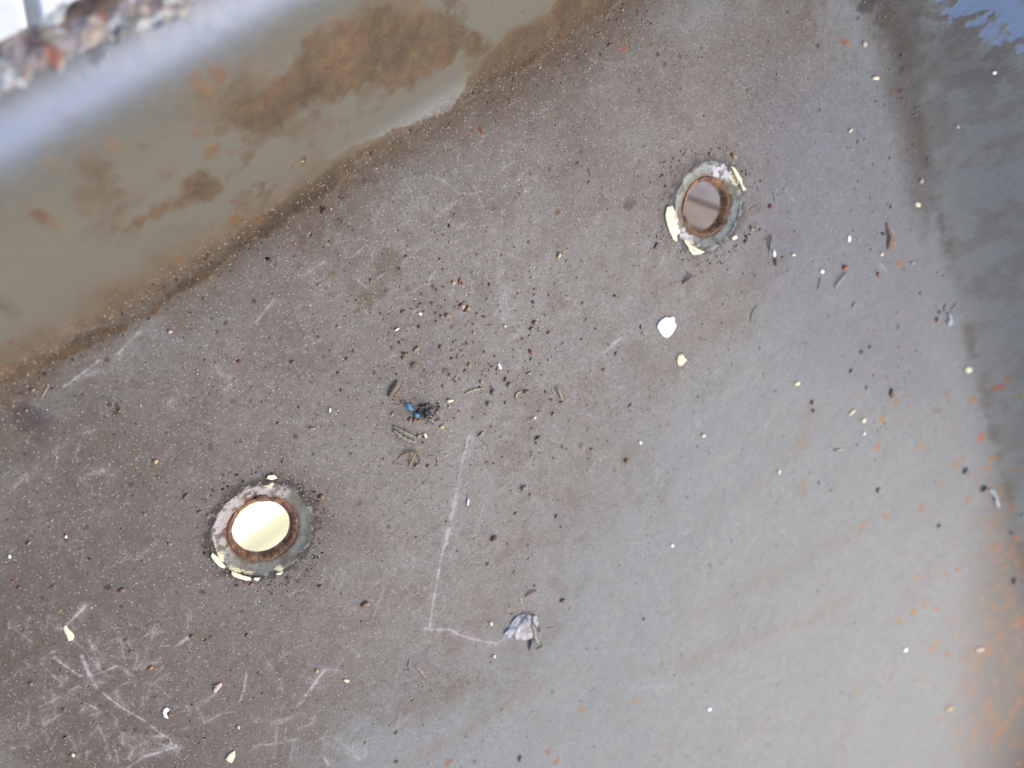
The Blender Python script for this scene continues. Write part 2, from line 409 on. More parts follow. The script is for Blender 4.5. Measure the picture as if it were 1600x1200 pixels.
def mixm(col, mask, c, s=1.0):
    k = (mask * s)[:, None]
    return col * (1 - k) + np.asarray(c, float)[None] * k


def near(x, y, pts, pad):
    lo = pts.min(0) - pad; hi = pts.max(0) + pad
    return np.nonzero((x > lo[0]) & (x < hi[0]) & (y > lo[1]) & (y < hi[1]))[0]


def pan_look(x, y):
    """height offset (m), base colour, (rough, grit, grain) for points of the pan"""
    d, qx, qy = dist(x, y)
    side = sstep(-.004, .010, d)                      # 0 floor, 1 walls
    endw = sstep(-.01, .02, qx - qy) * side
    N1 = fbm(x, y, 22, 1, 5); N2 = fbm(x, y, 70, 2, 5, .6); N3 = fbm(x, y, 240, 3, 3, .6); NS = fbm(x * .35, y, 110, 4, 4)
    N4 = fbm(x, y, 9, 5, 3); NB = fbm(x, y, 600, 6, 2, .6)
    wx = x + (fbm(x, y, 60, 7, 4) - .5) * .016; wy = y + (fbm(x, y, 60, 8, 4) - .5) * .016
    wx3 = x + (fbm(x, y, 130, 61, 4, .6) - .5) * .0055; wy3 = y + (fbm(x, y, 130, 62, 4, .6) - .5) * .0055
    wx2 = x + (fbm(x, y, 160, 9, 4, .6) - .5) * .008; wy2 = y + (fbm(x, y, 160, 10, 4, .6) - .5) * .008
    n = len(x)
    col = np.tile(np.array([160., 167., 171.]), (n, 1))
    rough = np.full(n, .66); grit = np.full(n, .5); grain = np.full(n, .8); h = np.zeros(n)
    # floor dirt film
    s = sstep(-.040, .030, polysd(wx, wy, SILT) + (N2 - .5) * .05 + (N1 - .5) * .05)
    s *= 1 - side
    q0 = hit(1020, 700); thick = sstep(.08, .42, np.hypot(x - q0[0], y - q0[1]) + (N1 - .5) * .10)[:, None]   # the film thickens away from the middle
    fc = np.array([174., 169., 165.])[None] * (1 - thick) + np.array([124., 115., 108.])[None] * thick
    col = col * (1 - s[:, None] * .95) + fc * s[:, None] * .95
    col = mixm(col, s * sstep(.48, .72, NS), (158, 151, 148), .35)
    col = mixm(col, s * sstep(.50, .72, N2), (130, 114, 98), .25)
    col = mixm(col, s * sstep(.5, .7, N1), (142, 132, 124), .18)
    col = mixm(col, (1 - s) * (1 - side) * sstep(.45, .7, NS), (170, 171, 170), .3)
    col = mixm(col, (1 - s) * (1 - side) * sstep(.5, .75, N2), (156, 156, 154), .4)
    rough = rough + .14 * s; grit = grit * (1 - s) + .95 * s; grain = grain * (1 - s) + 1.0 * s
    k = sstep(-.03, .03, polysd(wx, wy, LAV)) * (1 - side)
    col = mixm(col, k, (148, 149, 159), .7)
    # the darker, browner near-left end of the floor
    k = sstep(-.10, -.32, x) * (1 - side); col = mixm(col, k * s, (112, 101, 95), .35)
    k = sstep(.02, .12, x - (.315 - .16 * sstep(-.15, -.6, y))) * sstep(-.12, -.40, y) * (1 - side * .4)
    col = mixm(col, k, (122, 112, 108), .9); col = mixm(col, k * sstep(.54, .68, N2), (206, 124, 66), .6)
    # side walls
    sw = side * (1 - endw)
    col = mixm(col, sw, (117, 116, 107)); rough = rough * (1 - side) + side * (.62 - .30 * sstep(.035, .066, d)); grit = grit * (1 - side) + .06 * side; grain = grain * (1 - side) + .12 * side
    col = mixm(col, sw * sstep(.45, .75, fbm(x * .4, y, 40, 12, 4)), (126, 116, 100), .4)
    col = mixm(col, endw, (164, 167, 165)); grit = grit + endw * .25; grain = grain + endw * .4; rough = rough + endw * .14
    col = mixm(col, endw * sstep(.45, .7, N2), (140, 134, 128), .5)
    # brown deposits on the wall
    def patch(poly, f0, f1, warp=1, mod=.0):
        i = near(x, y, poly, .03); m = np.zeros(n)
        X, Y = ((wx, wy), (wx2, wy2), (wx3, wy3))[warp - 1]
        m[i] = sstep(f0, f1, polysd(X[i], Y[i], poly) + (N3[i] - .5) * mod)
        return m
    brown = np.maximum(np.maximum(patch(RUST_BIG, -.0028, .0026, 3, .008), patch(RUST_STREAK, -.0020, .0016, 3, .004)), patch(FOOT, -.0022, .0018, 3, .004))
    brown *= 1 - patch(GREY_HOLE, -.0005, .0012, 3, .001) * .8
    film = patch(FILM, -.012, .006, 3, .02) * sstep(.40, .60, fbm(x * .6, y, 75, 63, 5, .6)) * .62; brown = np.maximum(brown, film)
    pm = patch(PATCH, -.0010, .0010, 3, .002); brown *= 1 - pm * .95
    fleck = sw * sstep(.66, .74, fbm(x * .7, y, 130, 14, 4, .6)) * sstep(.38, .55, N1)
    brown = np.maximum(brown, fleck * .7)
    bc = np.array([100., 80., 58.])[None] * (1 + (N2 - .5)[:, None] * .55) + (N3 - .5)[:, None] * np.array([34., 22., 10.])[None]
    k = (brown * .93)[:, None]; col = col * (1 - k) + bc * k
    bl = sw * sstep(.60, .66, fbm(x, y, 210, 65, 3, .6)) * brown; col = mixm(col, bl, (78, 58, 42), .28); h += bl * .0002; bl = sw * sstep(.66, .72, fbm(x, y, 260, 66, 3, .6)) * brown; col = mixm(col, bl, (150, 120, 88), .25)
    rough = rough * (1 - brown) + .78 * brown; h += brown * (.00012 + .0004 * (N3 - .4)); grain = np.maximum(grain, brown * .35); grit = np.maximum(grit, brown * .22)
    wd_ = .010 + .016 * N1 + .006 * sstep(-.15, .10, x)
    k = np.where(d < 0, np.exp(-(d / (wd_ * .9)) ** 2), np.exp(-(np.maximum(d, 0) / (.004 + .012 * N2)) ** 2)) * (1 - sstep(-.03, 0, qx - qy)) * (y > 0)
    kk_ = (k * (.66 + .34 * N2) * (1 - brown) * (1 - pm))[:, None]; col = col * (1 - kk_) + (np.array([108., 88., 66.])[None] * (.85 + .3 * N3)[:, None]) * kk_
    rough = rough * (1 - k) + .85 * k
    # crumbly line of grit along the foot of the wall
    k = np.exp(-((d + .004) / .005) ** 2) * (1 - sstep(-.03, 0, qx - qy)) * sstep(.5, .62, N3) * sstep(-.03, .08, x); col = mixm(col, k, (96, 78, 62), .3); h += k * .0002
    k = np.exp(-((d - .001) / .004) ** 2) * sstep(.0, .01, qx - qy) * sstep(.45, .6, N2); col = mixm(col, k, (112, 96, 84), .45)
    k = patch(FOLDD, -.008, .008, 1, .01); col = mixm(col, k, (104, 92, 82), .6)
    k = patch(BLUE, -.0035, .0030, 2, .026); col = mixm(col, k, (172, 197, 234), .95); rough = rough * (1 - k) + .3 * k; grain *= 1 - k; grit *= 1 - k  # blue patch: bare paint plus sky reflection put into its colour
    h -= k * .0001
    # dark dirt crust beside the blue patch
    i = near(x, y, BLUE, .06); m = np.zeros(n); m[i] = sstep(-.055, -.004, polysd(wx[i], wy[i], BLUE)); m *= (1 - k) * sstep(.42, .58, fbm(x, y, 120, 15, 4, .6)) * side
    col = mixm(col, m, (132, 124, 118), .6); h += m * .00012
    # streaks in the film
    for pts, wd in STREAKP:
        i = near(x, y, pts, .03); mm = line_d(x[i], y[i], pts); m = np.zeros(n); m[i] = np.exp(-(mm / (wd * .00045)) ** 2); col = mixm(col, m * (.4 + .6 * N2), (156, 144, 130), .42)
    # spots
    for q, r, c, st in SP:
        i = np.nonzero((np.abs(x - q[0]) < r * 2.2) & (np.abs(y - q[1]) < r * 2.2))[0]
        if not len(i): continue
        rr = np.hypot(wx2[i] - q[0], wy2[i] - q[1]) if r > .0018 else np.hypot(x[i] - q[0], y[i] - q[1])
        mm = sstep(1.25, .6, rr / r + (N3[i] - .5) * .9) * st
        col[i] = col[i] * (1 - mm[:, None]) + np.array(c, float) * mm[:, None]; h[i] += mm * .00012
    # pale scrapes
    for pts, wd, st, ph in SCR:
        i = near(x, y, pts, .006)
        if not len(i): continue
        dd = line_d(x[i], y[i], pts)
        mm = sstep(1.25, .35, dd / (wd * .42) + (NB[i] - .5) * .9) * st * (.5 + .8 * NB[i]) * (.6 + .7 * sstep(.35, .65, N3[i])) * (1.6 if st > .5 else 1.15)
        mm = np.maximum(mm, sstep(2.6, .2, dd / wd) * st * .30 * sstep(.38, .62, N3[i]))
        mm = np.clip(mm, 0, 1); col[i] = col[i] * (1 - mm[:, None]) + np.array([214., 210., 214.]) * mm[:, None]; h[i] += mm * .00008; rough[i] -= mm * .05
    # grime ring round each drain collar
    for j, (hx, hy) in enumerate(HOLES):
        rr = np.hypot(x - hx, y - hy); an = np.arctan2(y - hy, x - hx)
        n5 = fbm(x, y, 420, 64, 3, .65); band = sstep(RC + .0075 * (.2 + N2 * 1.3), RC + .0004, rr) * sstep(.36, .50, n5 + .10 * (rr < RC + .002))
        col = mixm(col, band, (76, 70, 66) if j == 0 else (98, 92, 100), .85 if j == 0 else .65); band = band * (N3 * 1.6); h += band * .0005 * N3
        b2 = sstep(.020, .0, rr - RC) * sstep(.5, .7, N3); col = mixm(col, b2, (96, 84, 76), .35)
    # crest and flange of the rim: corroded, pitted, flaking
    rimk = sstep(.0795, .0825, d + (N2 - .5) * .014 + (N3 - .5) * .006)
    rc = np.tile(np.array([172., 165., 172.]), (n, 1))
    rc = mixm(rc, sstep(.50, .60, N3), (186, 176, 164)); rc = mixm(rc, sstep(.52, .6, fbm(x, y, 150, 16, 3)), (150, 138, 142)); rc = mixm(rc, sstep(.64, .70, fbm(x, y, 110, 17, 3)), (164, 112, 100))
    rc = mixm(rc, sstep(.58, .64, fbm(x, y, 130, 18, 3)), (206, 214, 220)); rc = mixm(rc, sstep(.64, .7, fbm(x * .5, y, 90, 19, 3)), (230, 224, 200))
    kk = rimk[:, None]; col = col * (1 - kk) + rc * kk; rough = rough * (1 - rimk) + .65 * rimk
    h += rimk * ((fbm(x, y, 150, 20, 3) - .5) * .0040 + (N3 - .5) * .0014)
    # sky highlight along the crest, painted in as a pale blue band
    crest_sheen = np.exp(-((d - .073) / .0095) ** 2) * (1 - rimk) * (1 - endw); col = mixm(col, crest_sheen, (128, 152, 192), .9); rough = rough + .04 * crest_sheen
    # fine relief and gentle dents of the sheet
    h += (N3 - .5) * .00018 * (1 - .6 * side) + relief(x, y)
    ex = np.stack([np.clip(rough, .2, 1), np.clip(grit, 0, 1), np.clip(grain, 0, 1)], 1)
    col = np.clip(col, 0, 250) * (1 + (N3 - .5) * .10 * (1 - side))[:, None]
    return h, np.clip(lin(col) * KALB, 0, .85), ex


def line_d(x, y, pts):
    dmin = np.full(x.shape, 1e9)
    for i in range(len(pts) - 1):
        ax, ay = pts[i]; ex, ey = pts[i + 1] - pts[i]; l2 = ex * ex + ey * ey + 1e-18
        t = np.clip(((x - ax) * ex + (y - ay) * ey) / l2, 0, 1)
        dmin = np.minimum(dmin, np.hypot(x - ax - t * ex, y - ay - t * ey))
    return dmin


STREAKP = [(P2(p), wd) for p, wd in STREAK]

# ------------------------------------------------------------------ setting: the pale ground below
ground_m = plain('pale_concrete', (.82, .82, .82), .9, .12, 9.0, .3, raw=True)


def box(bm, x0, x1, y0, y1, z0, z1, bev=0.0):
    vs = [bm.verts.new((x, y, z)) for x in (x0, x1) for y in (y0, y1) for z in (z0, z1)]
    f = [(0, 1, 3, 2), (4, 6, 7, 5), (0, 4, 5, 1), (2, 3, 7, 6), (0, 2, 6, 4), (1, 5, 7, 3)]
    for q in f: bm.faces.new([vs[i] for i in q])


def bm_obj(name, bm, mat, parent=None, bevel=0, smooth=False):
    if bevel: bmesh.ops.bevel(bm, geom=bm.edges[:], offset=bevel, segments=2, affect='EDGES')
    bmesh.ops.recalc_face_normals(bm, faces=bm.faces[:])
    me = bpy.data.meshes.new(name); bm.to_mesh(me); bm.free()
    me.materials.append(mat)
    if smooth: me.polygons.foreach_set('use_smooth', [True] * len(me.polygons))
    o = bpy.data.objects.new(name, me); C.objects.link(o)
    if parent is not None: o.parent = parent
    return o


GZ = -0.70
bm = bmesh.new()
v = [bm.verts.new(p) for p in ((-60, -60, GZ - .03), (60, -60, GZ - .03), (60, 60, GZ - .03), (-60, 60, GZ - .03))]; bm.faces.new(v)
ground = tag(bm_obj('ground', bm, ground_m), kind='structure')
slab_proto = None
for ix in range(-3, 3):
    for iy in range(-2, 4):
        if slab_proto is None:
            bm = bmesh.new(); box(bm, 0.007, .593, .007, .593, 0, .03)
            slab_proto = bm_obj('paving_slab', bm, ground_m, ground, .004); s_ = slab_proto
        else:
            s_ = slab_proto.copy(); C.objects.link(s_)
        ca, sa = math.cos(math.radians(-27)), math.sin(math.radians(-27)); u_, v_ = ix * .6, iy * .6 - .25
        s_.location = (-.0648 + u_ * ca - v_ * sa, .3593 + u_ * sa + v_ * ca, GZ - .03); s_.rotation_euler = (0, 0, math.radians(-27))

# yellow sheet seen through the left drain
yel, t_, p_ = new_mat('pale_yellow_paint')
tc_ = t_.nodes.new('ShaderNodeTexCoord'); wv_ = node(t_, 'ShaderNodeTexWave', bands_direction='Y', i_Scale=4.6, i_Distortion=1.2, i_Detail=2.0); t_.links.new(tc_.outputs['Object'], wv_.inputs[0])
rp_ = ramp(t_, .35, .6, (.90, .84, .50, 1), (.92, .90, .84, 1)); t_.links.new(wv_.outputs[0], rp_.inputs[0]); t_.links.new(rp_.outputs[0], p_.inputs['Base Color']); p_.inputs['Roughness'].default_value = .5
N_ = 48; V = []; F = []
for i in range(N_ + 1):
    for j in range(2):
        V.append((-.62 + j * 1.0, -.72 + i * .8 / N_, GZ + .012 + .006 * math.sin(i / N_ * math.pi * 2 * 9)))
V += [(a, b, c - .004) for a, b, c in V]; M_ = 2 * (N_ + 1)
for i in range(N_):
    F.append((2 * i, 2 * i + 1, 2 * i + 3, 2 * i + 2)); F.append((M_ + 2 * i, M_ + 2 * i + 2, M_ + 2 * i + 3, M_ + 2 * i + 1))
    F.append((2 * i, 2 * i + 2, M_ + 2 * i + 2, M_ + 2 * i)); F.append((2 * i + 1, M_ + 2 * i + 1, M_ + 2 * i + 3, 2 * i + 3))
ys = mesh_np('corrugated_sheet', V, F, yel, origin=(-.12, -.32, GZ))
tag(ys, 'bright pale yellow ribbed sheet seen through the left round drain hole', 'sheet')

# weathered slats seen through the right drain
wood = [plain('grey_wood', (176, 160, 150), .85, .2, 60.0, .4), plain('brown_wood', (196, 166, 146), .85, .3, 60.0, .4), plain('silver_wood', (172, 166, 168), .85, .3, 60.0, .4)]
duck = bpy.data.objects.new('slatted_board', None); C.objects.link(duck); duck.location = (.635, -.31, GZ)
duck.rotation_euler = (0, 0, math.radians(-47))
tag(duck, 'weathered grey brown wooden slats seen blurred through the right drain hole', 'slatted board')
for k in range(11):
    bm = bmesh.new(); box(bm, -.26, .26, -.0185, .0185, 0, .018)
    s_ = bm_obj('slat', bm, wood[(k * 2 + k // 3) % 3], duck, .003); s_.location = (0, (k - 5) * .041 + .009, .03)
for sx_ in (-.2, .2):
    bm = bmesh.new(); box(bm, -.02, .02, -.26, .26, 0, .03); s_ = bm_obj('batten', bm, wood[0], duck, .002); s_.location = (sx_, 0, 0)

# ------------------------------------------------------------------ the pan
pan = bpy.data.objects.new('metal_pan', None); C.objects.link(pan)
tag(pan, 'shallow grey painted steel pan with sloping sides, rusted rim and two round drains', 'pan')

ST = .0005; B = 8                                     # fine step, block size
bx0, by0 = -.4200, -.8500
nbx = int(.845 / (ST * B)) + 1; nby = int(1.10 / (ST * B)) + 1
foot = np.array([(-.125, .300), (.475, .022), (.300, -.735), (-.345, -.012)])
FACES = {}; codes = {}
bi, bj = np.meshgrid(np.arange(nbx), np.arange(nby), indexing='ij'); bi = bi.ravel(); bj = bj.ravel()
cx = bx0 + (bi + .5) * ST * B; cy = by0 + (bj + .5) * ST * B
dd_ = dist(cx, cy)[0]
keep = dd_ < DMAX + .008; bi, bj, cx, cy = bi[keep], bj[keep], cx[keep], cy[keep]
sd_ = polysd(cx, cy, foot); depth = -((np.stack([cx - CAM[0], cy - CAM[1], zsurf(cx, cy) - CAM[2]], 1)) @ RM[:, 2])
lev = np.where(sd_ < -.012, 8, np.where(depth > .56, 2, 1))
nh = [np.hypot(cx - a, cy - b) < .034 for a, b in HOLES]; lev[nh[0] | nh[1]] = 1
quads = []
NY = nby * B + 1
for L_ in (1, 2, 8):
    s_i, s_j = bi[lev == L_], bj[lev == L_]; m = B // L_
    a, b = np.meshgrid(np.arange(m) * L_, np.arange(m) * L_, indexing='ij')
    I = (s_i[:, None] * B + a.ravel()[None]).ravel(); J = (s_j[:, None] * B + b.ravel()[None]).ravel()
    quads.append(np.stack([I * NY + J, (I + L_) * NY + J, (I + L_) * NY + J + L_, I * NY + J + L_], 1))
Q = np.concatenate(quads)
uq, inv = np.unique(Q, return_inverse=True); inv = inv.reshape(Q.shape)
vx = bx0 + (uq // NY) * ST; vy = by0 + (uq % NY) * ST
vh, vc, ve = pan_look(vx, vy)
vz = zsurf(vx, vy) + vh
fx = vx[inv].mean(1); fy = vy[inv].mean(1)
fd, fqx, fqy = dist(fx, fy)
edge = DMAX + (fbm(fx, fy, 90, 31, 3) - .5) * .006
nick = np.hypot((fx + .0845) / 1.0, fy - .2415) < .0045
ok = (fd < edge) & ~nick
for a, b in HOLES: ok &= np.hypot(fx - a, fy - b) > RC - .0012
part = np.where(fd < .003, 0, np.where(fd > .0765, 3, np.where(fqx > fqy, np.where(fx > 0, 2, 4), np.where(fy > 0, 1, 5))))
for pid, nm in ((0, 'floor_panel'), (1, 'side_wall'), (2, 'end_wall'), (3, 'rim'), (4, 'end_wall'), (5, 'side_wall')):
    f = inv[ok & (part == pid)]
    u, iv = np.unique(f, return_inverse=True)
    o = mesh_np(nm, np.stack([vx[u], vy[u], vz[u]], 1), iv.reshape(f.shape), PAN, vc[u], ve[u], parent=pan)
    if pid == 1: o['label'] = 'sloping side wall with brown rust stains along its foot'
    if pid == 2: o['label'] = 'darker end wall with blue grey patch of bare paint and painted sky reflection'
    if pid == 3: o['label'] = 'corroded pitted rim with flaking paint'

# rolled edge under the rim, following the rounded rectangle
path = []
for (sx_, sy_, a0) in ((1, 1, 0), (-1, 1, 90), (-1, -1, 180), (1, -1, 270)):
    ccx = CXY[0] + sx_ * (HXY[0] - CR); ccy = CXY[1] + sy_ * (HXY[1] - CR)
    for k in range(13):
        a = math.radians(a0 + k * 7.5); path.append((ccx, ccy, math.cos(a), math.sin(a)))
pp = []
for i in range(len(path)):
    a = np.array(path[i]); b = np.array(path[(i + 1) % len(path)])
    pa = a[:2] + a[2:] * (CR + .1); pb = b[:2] + b[2:] * (CR + .1); m = max(1, int(np.linalg.norm(pb - pa) / .0025))
    for k in range(m):
        t = k / m; q = a * (1 - t) + b * t; nn = q[2:] / np.linalg.norm(q[2:]); pp.append((*(q[:2]), *nn))
pp = np.array(pp); K = 12
off = DMAX - .0040; V = []
for k in range(K):
    a = 2 * math.pi * k / K
    r = .0034 + (fbm(pp[:, 0] + pp[:, 2] * .13 + k * .004, pp[:, 1] + pp[:, 3] * .13, 130, 33, 3) - .5) * .0030
    ctr = pp[:, :2] + pp[:, 2:] * (CR + off)
    V.append(np.concatenate([ctr + pp[:, 2:] * (r * math.cos(a))[:, None], (.0965 + r * math.sin(a))[:, None]], 1))
V = np.stack(V, 1).reshape(-1, 3); n = len(pp)
I, Kk = np.meshgrid(np.arange(n), np.arange(K), indexing='ij'); I = I.ravel(); Kk = Kk.ravel()
F = np.stack([I * K + Kk, ((I + 1) % n) * K + Kk, ((I + 1) % n) * K + (Kk + 1) % K, I * K + (Kk + 1) % K], 1)
cc = np.tile([122., 104., 98.], (len(V), 1)); cc = mixm(cc, sstep(.5, .6, fbm(V[:, 0], V[:, 1], 170, 34, 3)), (104, 84, 78)); cc = mixm(cc, sstep(.55, .62, fbm(V[:, 0], V[:, 1], 120, 35, 3)), (205, 196, 176))
o = mesh_np('rolled_edge', V, F, CRUST, np.clip(lin(cc) * KALB, 0, .8), parent=pan)


# ------------------------------------------------------------------ drain collars
def ring_mesh(prof, nseg, cfun, hfun, centre, oval=0.0):
    """prof list of (r, z); returns V, F, colours"""
    a = np.linspace(0, 2 * np.pi, nseg, endpoint=False); V = []; Cc = []
    for r, z in prof:
        jr = r + hfun(r, a)[0]; zz = z + hfun(r, a)[1]
        x = centre[0] + jr * np.cos(a); y = centre[1] + jr * np.sin(a)
        V.append(np.stack([x, y, np.broadcast_to(zz, x.shape)], 1)); Cc.append(cfun(r, a, x, y))
    m = len(prof); V = np.concatenate(V); Cc = np.concatenate(Cc); F = []
    for i in range(m - 1):
        k = np.arange(nseg); k2 = (k + 1) % nseg
        F.append(np.stack([i * nseg + k, i * nseg + k2, (i + 1) * nseg + k2, (i + 1) * nseg + k], 1))
    return V, np.concatenate(F), np.clip(lin(Cc) * KALB, 0, .85)


def dense(prof, st):
    out = [prof[0]]
    for a, b in zip(prof[:-1], prof[1:]):
        m = max(1, int(math.hypot(b[0] - a[0], b[1] - a[1]) / st))
        out += [(a[0] + (b[0] - a[0]) * k / m, a[1] + (b[1] - a[1]) * k / m) for k in range(1, m + 1)]
    return out


def angdist(a, c):
    return np.abs((a - c + np.pi) % (2 * np.pi) - np.pi)


def ang_of(hole, px, py):
    q = hit(px, py); return math.atan2(q[1] - HOLES[hole][1], q[0] - HOLES[hole][0])


CHIP = plain('cream_undercoat', (326, 320, 276), .75, .22, 500.0, .3)
for hi, (hx, hy) in enumerate(HOLES):
    if hi == 0:
        white_a = [(ang_of(0, 350, 800), 1.1), (ang_of(0, 400, 755), .75), (ang_of(0, 340, 850), .7), (ang_of(0, 445, 757), .35)]
    else:
        white_a = [(ang_of(1, 1130, 265), .5), (ang_of(1, 1065, 380), .4)]

    cream_a = [[(ang_of(0, 338, 870), .28), (ang_of(0, 375, 897), .36), (ang_of(0, 437, 895), .12), (ang_of(0, 420, 748), .15)], [(ang_of(1, 1048, 350), .36), (ang_of(1, 1080, 388), .34), (ang_of(1, 1154, 280), .38)]][hi]

    def ccol(r, a, x, y, hi=hi, white_a=white_a, cream_a=cream_a):
        n3 = fbm(x, y, 420, 41 + hi, 4, .65); n2 = fbm(x, y, 150, 43 + hi, 4)
        c = np.tile(np.array([166., 170., 160.] if hi == 0 else [186., 194., 188.]), (len(a), 1))
        c = mixm(c, sstep(.42, .65, n2), (136, 128, 112), .7); c = mixm(c, sstep(.56, .68, n3), (118, 104, 90), .35)
        for wa, sp in white_a:
            k = sstep(sp, sp * .35, angdist(a, wa)) * sstep(.42, .54, n3 + (.06 if r > .021 else 0)); c = mixm(c, k, (222, 214, 214) if hi == 0 else (270, 270, 276), .95)
            k = sstep(sp, sp * .35, angdist(a, wa)) * sstep(.50, .40, n3); c = mixm(c, k, (124, 114, 106), .5)
        k = sstep(.0198, .0176, r + (n3 - .5) * .006) ; c = mixm(c, k, (132, 92, 70), .75)
        for wa, sp in cream_a:
            k = sstep(sp, sp * .5, angdist(a, wa)) * sstep(.0222, .0238, r + (n3 - .5) * .006); c = mixm(c, k, (300, 292, 240), .95)
        k = sstep(.0240, .0252, r + (n3 - .5) * .004) * sstep(.45, .55, n2); c = mixm(c, k, (102, 90, 82), .8)
        return c

    def chf(r, a, hx=hx, hy=hy):
        x = hx + r * np.cos(a); y = hy + r * np.sin(a)
        j = (fbm(x, y, 170, 45, 3) - .5) * (.0042 if r > .0245 else (.0014 if r < .0180 else .0006))
        return j, (fbm(x, y, 300, 46, 3) - .5) * .0007
    prof = dense([(RC + .0008, -.0005), (RC + .0003, .00012), (RC - .0007, .00035), (RC - .0018, .0000), (.0215, -.0006), (.0185, -.0012), (.0172, -.0018)], .00045)
    prof = [(a_ * (1 + (.008 if hi else -.004)), b_) for a_, b_ in prof]
    V, F, cc = ring_mesh(prof, 340, ccol, chf, (hx, hy))
    collar = mesh_np('drain_collar', V, F, CRUST, cc, parent=pan, origin=(hx, hy, 0))
    collar['label'] = ['left drain collar scraped to white along its upper left side', 'right drain collar of pale green grey paint with cream peeling edges'][hi]

    def rcol(r, a, x, y, hi=hi):
        n3 = fbm(x, y, 420, 51 + hi, 4, .65); n2 = fbm(x, y, 180, 53 + hi, 3)
        c = np.tile(np.array([140., 94., 72.] if hi == 0 else [160., 116., 84.]), (len(a), 1)); c = mixm(c, sstep(.48, .6, n3), (190, 140, 96)); c = mixm(c, sstep(.5, .6, n2), (116, 74, 66), .8)
        c = mixm(c, sstep(.64, .7, n3), (196, 164, 130)); return c

    def rhf(r, a, hx=hx, hy=hy):
        x = hx + r * np.cos(a); y = hy + r * np.sin(a)
        big = .0016 if hi == 1 else .0009
        return (fbm(x, y, 140, 55 + hi, 3) - .5) * big * (1.4 if r > .017 else .8), (fbm(x, y, 420, 56, 3) - .5) * .0010
    prof = dense([(.0178, -.0021), (.0172, -.0013), (.0164, -.0014), (.0152, -.0021), (.0144, -.0032), (.0142, -.0050), (.0144, -.0066), (.0152, -.0070)], .0004)
    V, F, cc = ring_mesh(prof, 220, rcol, rhf, (hx, hy))
    ring = mesh_np('rust_ring', V - np.array([hx, hy, 0]), F, CRUST, cc, parent=collar)


def blob_outline(px, py, w_, h_, ang, n, rough, rnd):
    a = math.radians(ang); out = []
    for k in range(n):
        t = 2 * math.pi * k / n; r = 1 + rnd.uniform(-rough, rough)
        u, v_ = w_ / 2 * r * math.cos(t), h_ / 2 * r * math.sin(t)
        out.append((px + u * math.cos(a) + v_ * math.sin(a), py - u * math.sin(a) + v_ * math.cos(a)))
    return out


def flake_geo(outline, thick, dome, lift, tilt=(0, 0), jag=0.0, rnd=R):
    """a thin chip with the outline it has in the photograph, on the pan"""
    P = hits(outline); base = P.mean(0); rel = P - base; n = len(P)
    V = []; F = []
    for sc_, z in ((1.0, 0), (1.0, thick * .75), (.90, thick), (.5, thick + dome * .7), ):
        for q in rel:
            x, y = q[0] * sc_, q[1] * sc_; V.append((x, y, q[2] * sc_ + z + lift + x * tilt[0] + y * tilt[1] + rnd.uniform(-jag, jag)))
    V.append((0, 0, thick + dome + lift)); V.append((0, 0, lift)); top, bot = len(V) - 2, len(V) - 1
    tri = []
    for k in range(n):
        k2 = (k + 1) % n
        for l in range(3):
            a, b, c, d = l * n + k, l * n + k2, (l + 1) * n + k2, (l + 1) * n + k; tri += [(a, b, c), (a, c, d)]
        tri.append((3 * n + k, 3 * n + k2, top)); tri.append((k2, k, bot))
    return base, V, tri


def flake(name, outline, mat, label=None, cat=None, thick=.0005, dome=.0003, lift=.0001, tilt=(0, 0), parent=None, group=None, jag=0, kindparent=None):
    base, V, F = flake_geo(outline, thick, dome, lift, tilt, jag)
    if parent is None:
        o = mesh_np(name, V, F, mat, smooth=False); o.location = [float(v) for v in base]; tag(o, label, cat, group)
    else:
        o = mesh_np(name, np.array(V) + base - np.array(kindparent), F, mat, smooth=False, parent=parent)
    return o


collars = [o for o in pan.children if o.name.startswith('drain_collar')]
for hi, polys in enumerate([
    [[(331, 862), (338, 868), (345, 876), (352, 884), (350, 887), (342, 884), (334, 876), (329, 868)],
     [(361, 890), (370, 894), (380, 898), (391, 901), (392, 905), (384, 906), (374, 903), (365, 900), (361, 896)],
     [(396, 901), (406, 902), (402, 907), (396, 905)], [(431, 894), (442, 892), (438, 897), (431, 897)], [(418, 742), (428, 741), (433, 746), (424, 749), (416, 747)]],
    [[(1041, 322), (1050, 321), (1053, 330), (1052, 342), (1057, 352), (1061, 362), (1056, 368), (1057, 377), (1051, 374), (1045, 362), (1041, 350), (1038, 336)],
     [(1066, 371), (1074, 377), (1080, 383), (1090, 389), (1100, 393), (1092, 397), (1082, 398), (1076, 391), (1074, 385), (1069, 379)],
     [(1140, 258), (1147, 262), (1152, 270), (1158, 280), (1160, 290), (1164, 296), (1160, 298), (1156, 288), (1150, 278), (1145, 268)],
     [(1142, 371), (1149, 366), (1151, 372), (1144, 375)]]]):
    for pl in polys:
        base, V, F = flake_geo(pl, .0005, .0002, .0006 if hi == 0 else .0004, (0, 0), .0001)
        mesh_np('paint_chip', np.array(V) + base - np.array([*HOLES[hi], 0]), F, CHIP, smooth=False, parent=collars[hi])
# a rust blister on the left collar, above the opening
base, V, F = flake_geo([(398, 780), (402, 776), (409, 774), (417, 776), (421, 780), (418, 784), (410, 785), (402, 784)], .0006, .0008, -.001, (0, 0), .0002)
mesh_np('rust_blister', np.array(V) + base - np.array([*HOLES[0], 0]), F, plain('rust_blister', (150, 118, 92), .9, .5, 700.0), smooth=True, parent=collars[0])

